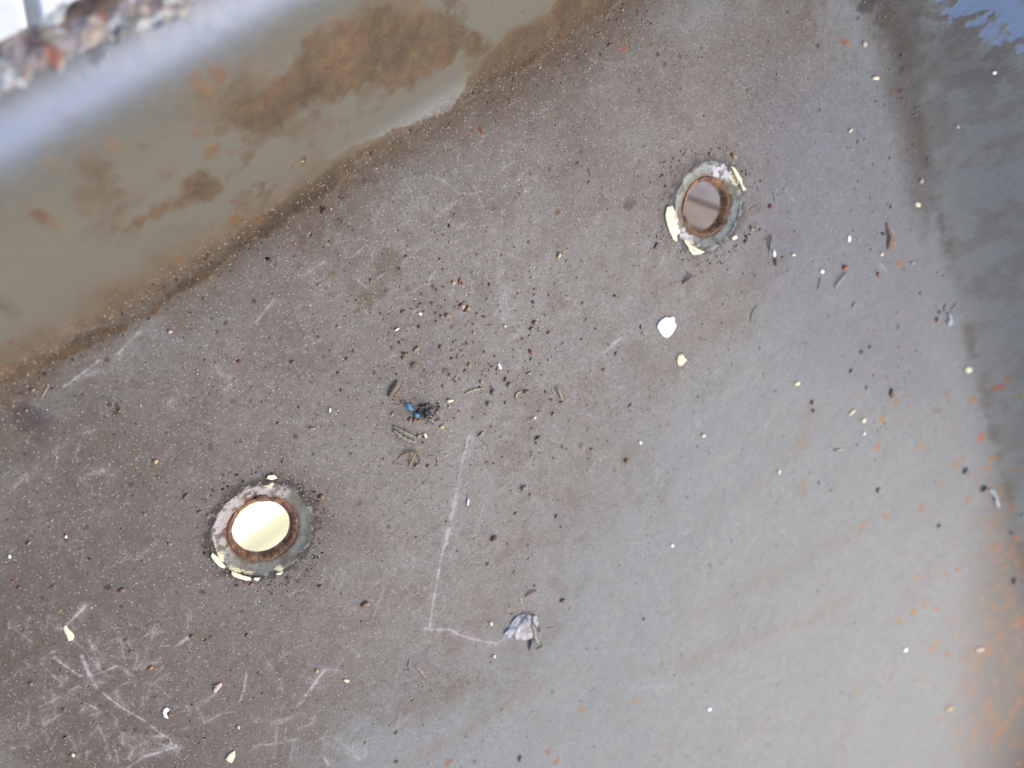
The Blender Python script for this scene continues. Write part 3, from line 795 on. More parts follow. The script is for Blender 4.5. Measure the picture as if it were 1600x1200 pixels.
# ------------------------------------------------------------------ debris materials
MT = {k: plain(k, c, r_, v_, 700.0, .08) for k, (c, r_, v_) in {
    'white_paint': ((400, 396, 378), .6, .04), 'cream_paint': ((318, 306, 258), .7, .08), 'tan': ((206, 176, 134), .85, .2), 'yellow': ((260, 230, 170), .8, .15),
    'brown': ((176, 142, 120), .9, .35), 'dark': ((178, 168, 164), .9, .3), 'rust': ((176, 126, 108), .9, .3), 'orange': ((222, 150, 104), .85, .2), 'slate': ((158, 152, 150), .7, .3),
    'blue': ((84, 176, 236), .7, .15), 'paleblue': ((186, 204, 216), .55, .15), 'straw': ((206, 194, 168), .8, .2), 'stalk': ((184, 156, 124), .85, .25), 'greygreen': ((172, 170, 152), .85, .25),
    'lint': ((128, 122, 120), .95, .35), 'peel': ((244, 236, 240), .6, .12), 'peelblue': ((188, 196, 216), .5, .15), 'navy': ((52, 60, 84), .5, .25), 'pink': ((214, 122, 132), .8, .15),
    'pinkwhite': ((270, 246, 232), .8, .12), 'olive': ((150, 138, 110), .85, .3)}.items()}


def crumb(name, px, py, s, mat, label=None, cat='crumb', asp=1.0, ang=0, hgt=.30, group=None, rough=.28):
    s = s * (.56 if px > 1150 and py > 520 else .66)
    """an irregular lump of about s photo pixels"""
    c = hit(px, py); sz = np.linalg.norm(hit(px + s / 2, py)[:2] - hit(px - s / 2, py)[:2]) / 2
    bm = bmesh.new(); bmesh.ops.create_icosphere(bm, subdivisions=2, radius=1)
    r = random.Random(int(px * 13 + py)); ph = [r.uniform(0, 9) for _ in range(6)]
    u = np.array(hit(px + math.cos(math.radians(ang)), py - math.sin(math.radians(ang))) - c)[:2]; u /= np.linalg.norm(u); v_ = np.array([-u[1], u[0]])
    for q in bm.verts:
        k = 1 + rough * (math.sin(q.co.x * 3.1 + ph[0]) * math.cos(q.co.y * 2.7 + ph[1]) + .7 * math.sin(q.co.z * 4.3 + ph[2] + q.co.x * 3)) + r.uniform(-.06, .06)
        a, b, z = q.co.x * k * sz * asp, q.co.y * k * sz, q.co.z * k * sz * hgt
        q.co = (a * u[0] + b * v_[0], a * u[1] + b * v_[1], max(z, -sz * hgt * .5) + sz * hgt * .5)
    o = bm_obj(name, bm, MT[mat], None, 0, True); o.location = [float(t) for t in c + np.array([0, 0, .0001])]
    return tag(o, label, cat, group)


def tube_geo(P, rad, K=6, flat=1.0):
    P = np.array(P, float); n = len(P); V = []; F = []
    rad = np.broadcast_to(rad, (n,))
    for i in range(n):
        t = P[min(i + 1, n - 1)] - P[max(i - 1, 0)]; t /= np.linalg.norm(t) + 1e-12
        s = np.cross(t, [0, 0, 1]); s /= np.linalg.norm(s) + 1e-9; up = np.cross(s, t)
        for k in range(K):
            a = 2 * math.pi * k / K; V.append(P[i] + rad[i] * (s * math.cos(a) + up * math.sin(a) * flat))
    for i in range(n - 1):
        for k in range(K):
            F.append((i * K + k, i * K + (k + 1) % K, (i + 1) * K + (k + 1) % K, (i + 1) * K + k))
    for i in (0, n - 1):
        V.append(P[i]); c = len(V) - 1
        for k in range(K):
            a, b = i * K + k, i * K + (k + 1) % K
            F.append((c, b, a, c) if i == 0 else (c, a, b, c))
    return V, F


def spline(pts, m=6):
    pts = np.array(pts, float); out = []
    n = len(pts)
    for i in range(n - 1):
        p0, p1, p2, p3 = pts[max(i - 1, 0)], pts[i], pts[i + 1], pts[min(i + 2, n - 1)]
        for k in range(m):
            t = k / m; out.append(.5 * ((2 * p1) + (-p0 + p2) * t + (2 * p0 - 5 * p1 + 4 * p2 - p3) * t * t + (-p0 + 3 * p1 - 3 * p2 + p3) * t ** 3))
    out.append(pts[-1]); return np.array(out)


def tri_mesh(name, V, F, mat, base, parent=None):
    me = bpy.data.meshes.new(name); F2 = [tuple(dict.fromkeys(f)) for f in F]
    me.from_pydata([tuple(float(c) for c in (np.array(v_) - base)) for v_ in V], [], F2); me.materials.append(mat)
    me.polygons.foreach_set('use_smooth', [True] * len(me.polygons)); me.update()
    o = bpy.data.objects.new(name, me); C.objects.link(o)
    if parent is not None: o.parent = parent
    else: o.location = [float(t) for t in base]
    return o


def stalk(name, pts, wpx, mat, label, cat, heights=None, flat=.4, parent=None, pbase=None, group=None, taper=True):
    P = hits([p[:2] for p in pts]); 
    rad = wpx * .00033 / 2
    hh = heights or [0] * len(P); P[:, 2] += rad * flat + np.array(hh)
    S = spline(P); n = len(S); tp = np.ones(n)
    if taper: tp = np.clip(np.minimum(np.linspace(.45, 2.5, n), np.linspace(2.5, .45, n)), .4, 1)
    tp = tp * (1 + .30 * np.sin(np.arange(n) * 1.7 + pts[0][0])) * .85
    V, F = tube_geo(S, rad * tp, 6, flat); base = P.mean(0) if pbase is None else pbase
    o = tri_mesh(name, V, F, MT[mat], base, parent)
    if parent is None: tag(o, label, cat, group)
    return o


# ------------------------------------------------------------------ loose pieces lying in the pan
flake('paint_flake', [(1026, 511), (1028, 504), (1034, 498), (1040, 495), (1046, 496), (1050, 494), (1053, 496), (1053, 503), (1056, 508), (1053, 515), (1049, 521), (1043, 527), (1037, 526), (1031, 520)],
      MT['white_paint'], 'largest bright white rounded paint flake lying below the right drain', 'paint flake', .0007, .0006)
flake('paint_chip_loose', [(1058, 556), (1062, 553), (1067, 554), (1069, 559), (1073, 562), (1069, 566), (1064, 571), (1059, 570), (1057, 563)], MT['cream_paint'],
      'small cream paint chip just below the largest white flake', 'paint chip', .0006, .0005)
flake('paint_chip_loose', [(98, 978), (103, 976), (107, 982), (113, 988), (116, 993), (114, 999), (107, 1001), (104, 994), (100, 986)], MT['cream_paint'],
      'cream wedge shaped paint chip at the end of a pale scrape, lower left', 'paint chip', .0006, .0003)
flake('paint_chip_loose', [(352, 1186), (356, 1179), (362, 1174), (367, 1172), (367, 1181), (364, 1188), (361, 1191), (356, 1189)], MT['cream_paint'],
      'triangular cream paint chip close to the bottom edge of the photo', 'paint chip', .0006, .0003)
K_ = 'small pale grains in the pan'
for (px, py, w_, h_, a_, m_, lab) in [
    (656, 490, 9, 5, -40, 'white_paint', 'small white oval grain right of centre above the rust crumbs'),
    (708, 442, 7, 7, 5, 'yellow', 'tiny square pale yellow chip above the group of rust crumbs'),
    (1433, 319, 14, 9, -25, 'cream_paint', 'cream oval chip near the fold, right of the right drain'),
    (1326, 372, 13, 6, 88, 'white_paint', 'upright narrow white grain left of the brown leaf fragment'),
    (1512, 578, 14, 11, -10, 'cream_paint', 'cream round chip lying on the foot of the end wall'),
    (1245, 599, 11, 8, 5, 'cream_paint', 'cream round chip alone below the two thin bluish curls'),
    (1331, 644, 15, 5, 38, 'cream_paint', 'thin tilted cream sliver beside a cream crumb'),
    (1349, 657, 10, 9, 30, 'cream_paint', 'roundish cream crumb right of the tilted cream sliver'),
    (1350, 677, 6, 5, 30, 'white_paint', 'tiny white grain below the cream crumb and sliver'),
    (1312, 698 + 4, 8, 4, 0, 'pinkwhite', 'pinkish flat grain below the small white grains on the right'),
    (780, 572, 13, 5, -68, 'white_paint', 'white splinter above the two dark seed shells'),
    (751, 678, 14, 5, 45, 'straw', 'short straw coloured splinter at the top of the long scrape'),
    (541, 1063, 13, 6, -18, 'cream_paint', 'small cream rectangular chip beside a short pale scrape, bottom'),
    (495, 1048, 7, 7, 0, 'yellow', 'tiny yellow grain left of the cream rectangular chip'),
    (731, 783, 13, 4, 88, 'white_paint', 'upright white splinter right of the long scrape'),
    (1209, 396, 5, 13, 8, 'white_paint', 'white sliver at the lower end of the thin dark blue curl'),
    (1284, 424, 7, 7, 0, 'white_paint', 'round white grain above the thin upright thread'),
    (1377, 397, 6, 7, 0, 'cream_paint', 'round cream grain below the brown leaf fragment'),
    (1239, 398, 8, 5, -20, 'cream_paint', 'small cream chip between the dark curl and the white grain'),
    (1099, 681, 8, 7, 0, 'cream_paint', 'cream grain beside a faint pale smear right of centre'),
    (15, 869, 7, 7, 0, 'white_paint', 'round white grain at the left edge'),
    (45, 848, 10, 5, 50, 'straw', 'small straw coloured grain near the left edge, above right of the white one'),
    (114, 1179, 7, 7, 0, 'cream_paint', 'round cream grain at the lower left beside a faint scrape'),
    (372, 1136, 7, 7, 0, 'pinkwhite', 'tiny pinkish grain above the triangular cream chip'),
    (103, 838, 5, 5, 0, 'white_paint', 'tiny white grain between the left edge and the left drain'),
    (226, 803, 8, 4, -45, 'straw', 'tiny straw coloured splinter left of the left drain'),
    (265, 518, 8, 6, 0, 'pinkwhite', 'pinkish square grain at the foot of the stained side wall'),
    (1414, 1015, 9, 7, 60, 'white_paint', 'white grain in the blurred lower right part of the floor'),
    (1530, 1015, 16, 9, 5, 'pinkwhite', 'blurred pale flake near the end wall, lower right'),
    (1483, 1107, 15, 10, 8, 'yellow', 'blurred orange tan chip near the lower right corner'),
    (1353, 108, 0, 0, 0, '', ''),
    (1368, 122, 13, 8, 0, 'cream_paint', 'cream chip near the upper end of the end wall fold'),
    (1328, 204, 9, 6, 40, 'cream_paint', 'small cream grain above and right of the right drain'),
    (1439, 283, 7, 9, 0, 'pinkwhite', 'pale upright grain at the fold above the cream oval chip'),
    (1350, 69, 9, 12, 20, 'pinkwhite', 'pinkish brown chip near the top of the end wall fold'),
    (1000, 691, 5, 6, 30, 'white_paint', 'tiny bright white grain near the centre right of the floor'),
    (1050, 852, 6, 6, 0, 'white_paint', 'tiny white grain in the pale lower part of the floor'),
    (1108, 1108, 7, 6, 0, 'white_paint', 'tiny white grain in the pale floor near the bottom edge'),
    (1217, 737, 4, 9, 10, 'white_paint', 'tiny upright white splinter in the pale middle right of the floor'),
    (515, 640, 4, 8, 0, 'white_paint', 'tiny upright white grain left of the lint clump'),
    (488, 669, 12, 5, 0, 'straw', 'small pale curved grain left of the lint clump'),
    (703, 626, 12, 6, 8, 'cream_paint', 'small cream crumb right of the lint clump'),
    (664, 680, 6, 10, 20, 'cream_paint', 'small cream grain under the lint clump'),
    (690, 667, 8, 8, 0, 'yellow', 'round yellow grain at the lower right of the lint clump'),
    (767, 974, 6, 8, 0, 'cream_paint', 'small cream grain left of the torn paint peel'),
    (772, 1025, 6, 6, 0, 'cream_paint', 'small cream grain below left of the torn paint peel'),
    (752, 597, 10, 6, -50, 'straw', 'small straw crumb above the pale bent stalk'),
    (835, 652, 6, 6, 0, 'cream_paint', 'tiny cream grain below the pale edged husk'),
    (826, 583, 10, 5, 30, 'straw', 'tiny double straw grain above the pale edged husk'),
    (723, 479, 9, 6, 60, 'pinkwhite', 'pale curled chip at the right end of the rust crumbs'),
    (620, 514, 10, 4, 35, 'white_paint', 'thin white sliver left of the brown splinters'),
    (648, 571, 13, 12, 0, 'olive', 'round greenish tan seed above the lint clump'),
    (1553, 118 - 4, 7, 7, 0, 'white_paint', 'tiny white grain on the end wall below the blue patch'),
    (1495, 212 - 14, 7, 7, 0, 'pinkwhite', 'tiny pale grain on the end wall near the fold'),
]:
    if not w_: continue
    flake('pale_grain' if max(w_, h_) < 10 else 'pale_chip', blob_outline(px, py, w_ * .82, h_ * .82, a_, 9, .22, R), MT[m_], lab, 'chip' if max(w_, h_) >= 10 else 'grain', .0006, .0004, group=K_)

G2 = 'rust and dirt crumbs in the pan'
for (px, py, s, m_, asp, a_, lab) in [
    (873, 399, 9, 'yellow', 1.3, 40, 'tan crumb alone between centre and the right drain'),
    (243, 721, 11, 'yellow', 1.1, 50, 'orange yellow crumb above left of the left drain'),
    (247, 745, 7, 'tan', 1.2, 0, 'small tan crumb just under the orange yellow crumb'),
    (235, 1043, 9, 'orange', 1.4, 25, 'bright orange chip in the lower left'),
    (393, 912, 8, 'orange', 1.1, 0, 'bright orange crumb touching the lower edge of the left drain'),
    (58, 1052, 5, 'orange', 1.0, 0, 'tiny orange crumb near the lower left edge'),
    (48, 1068, 10, 'dark', 1.3, -60, 'dark brown crumb near the lower left edge'),
    (100, 1108, 9, 'rust', 1.2, 70, 'dark red crumb below the star shaped scrapes'),
    (102, 1152, 9, 'brown', 1.3, 40, 'brown crumb low in the left corner'),
    (30, 918, 9, 'rust', 1.1, 0, 'dark red crumb at the left edge above the pale scrapes'),
    (204, 1018, 7, 'rust', 1.0, 0, 'dark red round crumb right of the pale scrapes'),
    (197, 1000, 7, 'brown', 1.0, 0, 'brown crumb just above the dark red round crumb'),
    (190, 922, 12, 'brown', 1.2, 20, 'brown crumb with tan edge below left of the left drain'),
    (300, 994, 10, 'rust', 1.1, 0, 'reddish brown crumb beside a lavender smear'),
    (265, 1116, 10, 'rust', 1.2, -60, 'red brown crumb beside a white crescent chip'),
    (337, 1070, 9, 'dark', 1.6, 30, 'dark crumb against a pinkish white chip, bottom left'),
    (386, 992, 7, 'rust', 1.2, 40, 'small reddish crumb below the left drain'),
    (450, 903, 7, 'rust', 1.0, 0, 'dark red crumb at the lower right of the left drain'),
    (500, 916, 10, 'olive', 1.2, 30, 'dull brown crumb right of the lower edge of the left drain'),
    (570, 944, 13, 'brown', 1.5, 0, 'flat brown crumb between the drain and the long scrape'),
    (772, 841, 14, 'brown', 1.0, 0, 'dark brown curled crumb right of the long scrape'),
    (502, 776, 13, 'brown', 1.1, 60, 'brown crumb cluster touching the right side of the left drain'),
    (630, 487, 8, 'rust', 1.5, 20, 'dark red crumb left of the small white oval grain'),
    (699, 493, 9, 'tan', 1.5, -40, 'tan splinter in the middle of the rust crumbs'),
    (720, 477, 8, 'rust', 1.3, 50, 'dark red crumb at the right of the rust crumbs'),
    (731, 482, 9, 'tan', 1.2, 80, 'tan crumb against the dark red one above centre'),
    (676, 474, 6, 'brown', 1.8, 0, 'thin brown crumb above the rust crumbs'),
    (681, 489, 6, 'rust', 1.0, 0, 'tiny dark red crumb in the rust crumbs'), (689, 494, 6, 'rust', 1.0, 0, 'tiny dark red crumb beside the tan splinter'),
    (682, 503, 5, 'dark', 1.0, 0, 'tiny dark crumb under the tan splinter'),
    (650, 545, 9, 'tan', 2.2, 38, 'narrow orange brown splinter above the round seed'),
    (634, 553, 8, 'brown', 1.6, 10, 'brown crumb at the lower end of the orange brown splinter'),
    (688, 542, 8, 'brown', 1.2, 60, 'dark brown crumb right of the orange brown splinter'),
    (457, 566, 9, 'rust', 1.4, 10, 'rust red crumb left of the round seed'), (542, 561, 8, 'rust', 1.1, 80, 'rust red crumb midway along the upper floor'),
    (516, 548, 5, 'rust', 1.0, 0, 'tiny red crumb above the rust red crumbs'),
    (529, 583, 6, 'rust', 1.3, 0, 'tiny red crumb below the rust red crumbs'),
    (835, 504, 10, 'brown', 1.2, 60, 'brown crumb with tan side right of centre top'), (830, 514, 8, 'dark', 1.2, 20, 'dark crumb under the brown crumb'),
    (857, 520, 7, 'rust', 1.3, 0, 'rusty crumb right of the brown and dark crumbs'),
    (829, 550, 8, 'rust', 1.8, -60, 'reddish elongated crumb above the pale edged husk'),
    (790, 593, 8, 'rust', 1.1, 90, 'dark red crumb between the two dark seed shells'),
    (822, 612, 10, 'brown', 1.6, 0, 'brown crumb joined to the pale edged husk'),
    (862, 625, 6, 'pink', 1.2, -50, 'tiny pink crumb below the pale forked stem'),
    (877, 629, 6, 'brown', 1.5, -30, 'tiny brown crumb at the end of the pale forked stem'),
    (864, 647, 7, 'dark', 1.3, 60, 'dark oval crumb below the tiny pink crumb'),
    (979, 720, 9, 'brown', 1.2, 0, 'small brown crumb with a pale side, centre right'),
    (818, 763, 11, 'dark', 1.1, 40, 'dark crumb with an orange side right of the scrape'),
    (829, 773, 6, 'orange', 1.1, 0, 'tiny orange crumb under the dark one'),
    (870, 807, 8, 'slate', 1.0, 40, 'slate grey crumb with white grains'),
    (906, 882, 0, '', 1, 0, ''),
    (906, 1180 - 2, 0, '', 1, 0, ''),
    (1204, 323, 8, 'rust', 1.3, 0, 'rust crumb right of the right drain'), (1213, 411, 9, 'brown', 1.8, -50, 'brown crumb at the lower tip of the dark curl'),
    (1174, 357, 8, 'tan', 1.4, -70, 'tan crumb right of the lower edge of the right drain'), (1165, 377, 7, 'brown', 1.1, 0, 'pinkish brown crumb at the lower right of the right drain'),
    (1025, 384, 7, 'rust', 2.2, 70, 'reddish streaky crumb left of the right drain'), (1083, 391, 8, 'brown', 1.1, 90, 'rusty crumb under the cream peel of the right drain'),
    (1320, 418, 8, 'orange', 1.4, 0, 'orange crumb at the top of the bluish white curl'), (1372, 429, 7, 'orange', 1.0, 0, 'orange crumb under the pale scrape right of the curl'),
    (1464, 500, 8, 'orange', 1.1, 60, 'orange yellow crumb at the pale blue flake'), (1468, 488, 6, 'brown', 1.2, 0, 'brown crumb above the pale blue flake'),
    (1271, 642, 8, 'dark', 1.2, 0, 'dark crumb left of the tilted cream sliver'), (1269, 629, 8, 'brown', 1.2, -50, 'grey brown crumb above the dark crumb'),
    (1354, 606, 6, 'dark', 1.0, 0, 'dark round crumb right of the cream round chip'), (1393, 615, 10, 'brown', 2.0, -80, 'upright brown splinter near the orange spots'),
    (1508, 736, 10, 'dark', 1.2, 20, 'blurred dark crumb beside orange spots on the right'), (1538, 764, 12, 'brown', 1.5, 20, 'blurred brown crumb left of the pale blue bent flake'),
    (1585, 908, 11, 'dark', 1.2, 80, 'blurred dark crumb near the right edge'), (1580, 833, 8, 'brown', 1.3, 0, 'blurred dark brown crumb above an orange spot'),
    (1372, 766, 8, 'slate', 1.2, 70, 'slate crumb in the pale floor on the right'), (1305, 703, 5, 'dark', 1.0, 0, 'tiny dark crumb left of the pinkish flat grain'),
    (1467, 822, 7, 'slate', 1.0, 0, 'blurred slate crumb below the orange spots'), (1346, 501 + 49, 7, 'brown', 1.2, 0, 'brown crumb above the fold side orange spots'),
    (1359, 543, 6, 'slate', 1.0, 0, 'small slate crumb below the floor smear near the fold'),
    (1006, 968, 5, 'dark', 1.0, 0, 'tiny dark round crumb in the pale lower floor'), (879, 938, 9, 'brown', 1.3, 10, 'brown crumb right of the dark curved twig'),
    (1160, 245, 0, '', 1, 0, ''), (1146, 244, 9, 'tan', 1.7, -45, 'tan chip at the upper right of the right drain'),
    (920, 286, 5, 'dark', 1.2, 0, 'tiny dark crumb left of the right drain'), (885, 408, 5, 'dark', 1.0, 0, 'tiny dark crumb right of the tan crumb'),
    (911, 474, 7, 'tan', 1.0, 90, 'tiny brown striped crumb below the tan crumb'), (750, 205, 0, '', 1, 0, ''),
    (472, 252, 5, 'yellow', 1.0, 0, 'tan grain stuck to the lower side wall'), (51, 609, 8, 'tan', 1.3, 0, 'tan crumb at the foot of the wall, left edge'),
    (300, 0, 0, '', 1, 0, ''), (186, 642, 8, 'brown', 1.2, 0, 'brown crumb below the wall foot on the left'),
    (28, 645, 6, 'dark', 1.3, 0, 'dark speck crumb near the left edge'), (41, 641, 7, 'dark', 1.3, 60, 'black crumb right of the dark speck, left edge'),
    (290, 775, 9, 'olive', 2.0, 50, 'dull brown splinter left of the left drain'), (312, 799, 8, 'rust', 1.4, 0, 'dark red crumb close to the left drain'),
    (265, 850, 8, 'dark', 1.6, -50, 'black and red crumb left of the lower drain edge'), (75, 1162, 0, '', 1, 0, ''),
    (619, 1145, 6, 'brown', 1.6, 80, 'small reddish crumb near the bottom edge'), (620, 1190, 7, 'brown', 1.2, 0, 'olive brown crumb at the bottom edge'),
    (813, 1158, 0, '', 1, 0, ''), (813, 1185, 9, 'dark', 1.5, 80, 'dark crumb at the bottom edge beside an orange stain'),
]:
    if not s: continue
    crumb('dirt_crumb' if m_ in ('dark', 'brown', 'slate', 'olive') else 'rust_crumb' if m_ in ('rust', 'orange', 'pink') else 'tan_crumb', px, py, s, MT and m_, lab, 'crumb', asp, a_, .55, G2)

# white crescent chip, pinkish chip, lavender smear chip
flake('crescent_chip', [(254, 1113), (256, 1107), (261, 1105), (264, 1108), (260, 1112), (260, 1118), (263, 1122), (257, 1120)], MT['white_paint'], 'white crescent chip against a red brown crumb, lower left', 'chip', .0005, .0002)
flake('pink_chip', [(332, 1078), (338, 1070), (345, 1065), (347, 1069), (341, 1077), (336, 1082)], MT['pinkwhite'], 'narrow pinkish white chip against a dark crumb, bottom left', 'chip', .0006, .0002)

# threads, stalks and slivers
stalk('dry_stalk', [(726, 615), (734, 611), (744, 608), (755, 607)], 5, 'straw', 'pale bent stalk right of the lint clump', 'stalk')
stalk('dark_twig', [(820, 933), (826, 927), (832, 924), (839, 922)], 5, 'brown', 'dark curved twig above the torn paint peel', 'twig', [0, .0006, .001, .0003])
stalk('tan_twig', [(813, 933), (814, 939), (815, 943)], 3.5, 'yellow', 'short tan splinter beside the dark curved twig', 'twig')
stalk('grey_curl', [(1203, 391), (1201, 383), (1202, 374), (1205, 367)], 5, 'navy', 'thin dark blue curl right of the right drain', 'sliver', [.0002, .001, .001, .0002])
stalk('grey_curl', [(1202, 400), (1203, 390), (1205, 376)], 4, 'paleblue', 'pale bluish sliver lying along the dark blue curl', 'sliver')
stalk('paint_curl', [(1305, 451), (1307, 444), (1312, 437), (1318, 430), (1322, 425)], 5.5, 'paleblue', 'bluish white curl with orange crumb at its top', 'sliver', [.0001, .0008, .001, .0008, .0002])
stalk('thread', [(1277, 453), (1280, 444), (1281, 434)], 4, 'slate', 'short dark thread left of the bluish white curl', 'thread')
stalk('thread', [(1173, 507), (1173, 497), (1176, 486), (1183, 477)], 3.5, 'slate', 'dark curved thread right of the largest white flake', 'thread')
stalk('thread', [(1207, 300), (1210, 308), (1210, 316)], 3, 'slate', 'short black thread above the rust crumb by the right drain', 'thread')
stalk('thread', [(920, 264), (922, 270), (924, 277)], 3, 'dark', 'short dark thread on the upper middle floor', 'thread')
stalk('thread', [(947, 368), (952, 371), (956, 373)], 3, 'dark', 'tiny dark thread left of the right drain peel', 'thread')
stalk('thread', [(640, 1029), (638, 1040), (640, 1046), (630, 1048)], 3, 'dark', 'small dark hooked thread near the bottom centre', 'thread')
stalk('thread', [(648, 1040), (655, 1046), (664, 1058)], 4.5, 'straw', 'pale greenish thread beside the dark hooked thread', 'thread')
stalk('thread', [(855, 985 - 4), (860, 981), (866, 980)], 3, 'dark', 'short dark thread right of the torn paint peel', 'thread')
stalk('thread', [(64, 622), (70, 612), (75, 604), (74, 598)], 2.5, 'straw', 'thin pale hair curving at the foot of the wall, left', 'thread')
stalk('twig', [(1117, 372), (1123, 378), (1129, 386)], 4, 'dark', 'short dark twig on the lower rim of the right drain', 'twig', [.0008, .001, .0008])
# husk, shells, forked stem, ring
stalk('husk', [(815, 611), (808, 614), (806, 620), (809, 624), (815, 624)], 5, 'straw', 'pale edged dark husk beside a brown crumb, centre', 'husk')
for (px, py, s, a_, lab) in [(770, 613, 15, 80, 'larger dark grey seed shell right of the pale bent stalk'), (795, 601, 12, 60, 'smaller dark seed shell above right of the larger one'),
                            (763, 631, 12, -55, 'dark narrow seed below the larger seed shell'), (790, 630, 8, -60, 'dark narrow seed right of the other narrow seed')]:
    crumb('seed_shell', px, py, s * .8, 'slate', lab, 'seed', 1.25 if s > 10 else 1.6, a_, .6, 'dark seed shells near the centre', .12)
stalk('forked_stem', [(868, 603), (871, 609), (874, 616), (878, 624)], 5, 'straw', 'pale forked stem right of the husk', 'stem', [0, .001, .001, 0])
stalk('forked_stem', [(862, 606), (864, 612), (868, 617)], 3.5, 'straw', 'short pale prong left of the forked stem', 'stem')
stalk('curled_fibre', [(668, 713), (676, 712), (683, 716), (683, 723), (680, 727)], 3, 'dark', 'dark ring shaped fibre below the lint clump', 'fibre')
crumb('dirt_crumb', 669, 728, 8, 'slate', 'dark round crumb at the foot of the ring shaped fibre', 'crumb', 1, 0, .7, G2, .1)
# bent stalk loop below the clump
stalk('bent_stalk', [(622, 718), (626, 712), (634, 708), (646, 705), (652, 707), (657, 714), (656, 722), (652, 728)], 4, 'stalk', 'tan bent stalk looping below the lint clump', 'stalk', [0, .0005, .001, .0015, .0016, .0014, .0006, 0])
stalk('bent_stalk', [(647, 706), (643, 716), (639, 729)], 4.5, 'stalk', 'straight tan stalk leaning through the bent one', 'stalk', [.002, .0012, .0002])
stalk('bent_stalk', [(614, 722), (622, 726), (630, 727)], 3.5, 'stalk', 'faint tan stalk left of the bent one', 'stalk')
crumb('dirt_crumb', 650, 727, 9, 'slate', 'dark crumb inside the bent tan stalk', 'crumb', 1.3, 50, .5, G2)
# grey-green dry blades
stalk('dry_leaf', [(613, 665), (624, 671), (636, 677), (650, 683)], 6, 'greygreen', 'upper of two grey green dry blades under the lint clump', 'dry leaf', [0, .0008, .0008, 0])
stalk('dry_leaf', [(614, 671), (624, 680), (636, 687), (648, 690)], 8, 'greygreen', 'lower and wider of two grey green dry blades under the lint clump', 'dry leaf')
crumb('tan_crumb', 654, 681, 9, 'straw', 'straw crumb at the right end of the dry blades', 'crumb', 1.2, 0, .6, G2)
# curled leaf upper left of the clump
stalk('curled_leaf', [(621, 594), (617, 603), (611, 612), (608, 620)], 9, 'olive', 'curled olive dry leaf left of the blue scrap', 'dry leaf', [0, .0008, .0006, 0])
stalk('curled_fibre', [(631, 595), (627, 605), (621, 614), (617, 620), (624, 622), (628, 628), (622, 633), (613, 631)], 2.6, 'stalk', 'thin brown looped fibre beside the curled olive leaf', 'fibre')

# lint clump: one thing, its fibres are its parts
base = hit(664, 648); lint = bpy.data.objects.new('lint_clump', None); C.objects.link(lint); lint.location = [float(t) for t in base]
tag(lint, 'dark tangled clump of lint and fibres with tiny twigs near the centre', 'lint clump')
r = random.Random(3)
for k in range(46):
    cx_, cy_ = r.gauss(668, 9), r.gauss(646, 6); a = r.uniform(0, 6.28); pts = []; hh = []
    l = r.uniform(3, 9)
    for q in range(5):
        pts.append((cx_ + math.cos(a) * (q - 2) * l / 2 + r.uniform(-2, 2), cy_ + math.sin(a) * (q - 2) * l / 2.4 + r.uniform(-2, 2))); a += r.uniform(-.6, .6)
        hh.append(r.uniform(.0002, .0045) * math.exp(-((pts[-1][0] - 667) / 14) ** 2))
    stalk('fibre', pts, r.uniform(1.6, 3.6), r.choice(['dark', 'dark', 'lint', 'lint', 'slate', 'greygreen', 'straw']), None, None, hh, .8, lint, base)
for k, (px, py, s, m_) in enumerate([(660, 640, 19, 'lint'), (672, 650, 17, 'dark'), (680, 645, 12, 'dark'), (650, 656, 13, 'brown'), (641, 655, 9, 'rust'), (668, 634, 12, 'lint')]):
    o = crumb('wad', px, py, s, m_, None, None, 1.3, r.uniform(0, 90), .45, None, .35)
    del_l = o.location.copy(); o.parent = lint; o.location = del_l - lint.location
    for p_ in ('label', 'category'):
        if p_ in o: del o[p_]
flake('blue_scrap', [(633, 631), (636, 627), (639, 630), (642, 636), (645, 640), (640, 640), (635, 637)], MT['blue'], 'brighter blue plastic scrap at the upper left of the lint clump', 'scrap', .0007, .0004, .0015)
flake('blue_scrap', [(644, 644), (649, 643), (652, 646), (651, 650), (646, 649)], MT['blue'], 'smaller blue plastic scrap tucked in the lint clump', 'scrap', .0006, .0003, .0026)

# insect-like dark fragment
stalk('dark_fragment', [(1066, 443), (1072, 438), (1077, 433), (1081, 429)], 7, 'brown', 'dark insect like fragment below the right drain', 'fragment', [0, .0008, .0012, .0004])
stalk('thread', [(1078, 436), (1084, 433), (1090, 428)], 2.2, 'dark', 'thin leg like thread on the right of the dark fragment', 'thread')
stalk('thread', [(1075, 430), (1073, 423)], 2.2, 'brown', 'thin leg like thread on top of the dark fragment', 'thread')
stalk('thread', [(1047, 443), (1054, 442), (1060, 442)], 2.4, 'dark', 'tiny dark thread left of the dark fragment', 'thread')
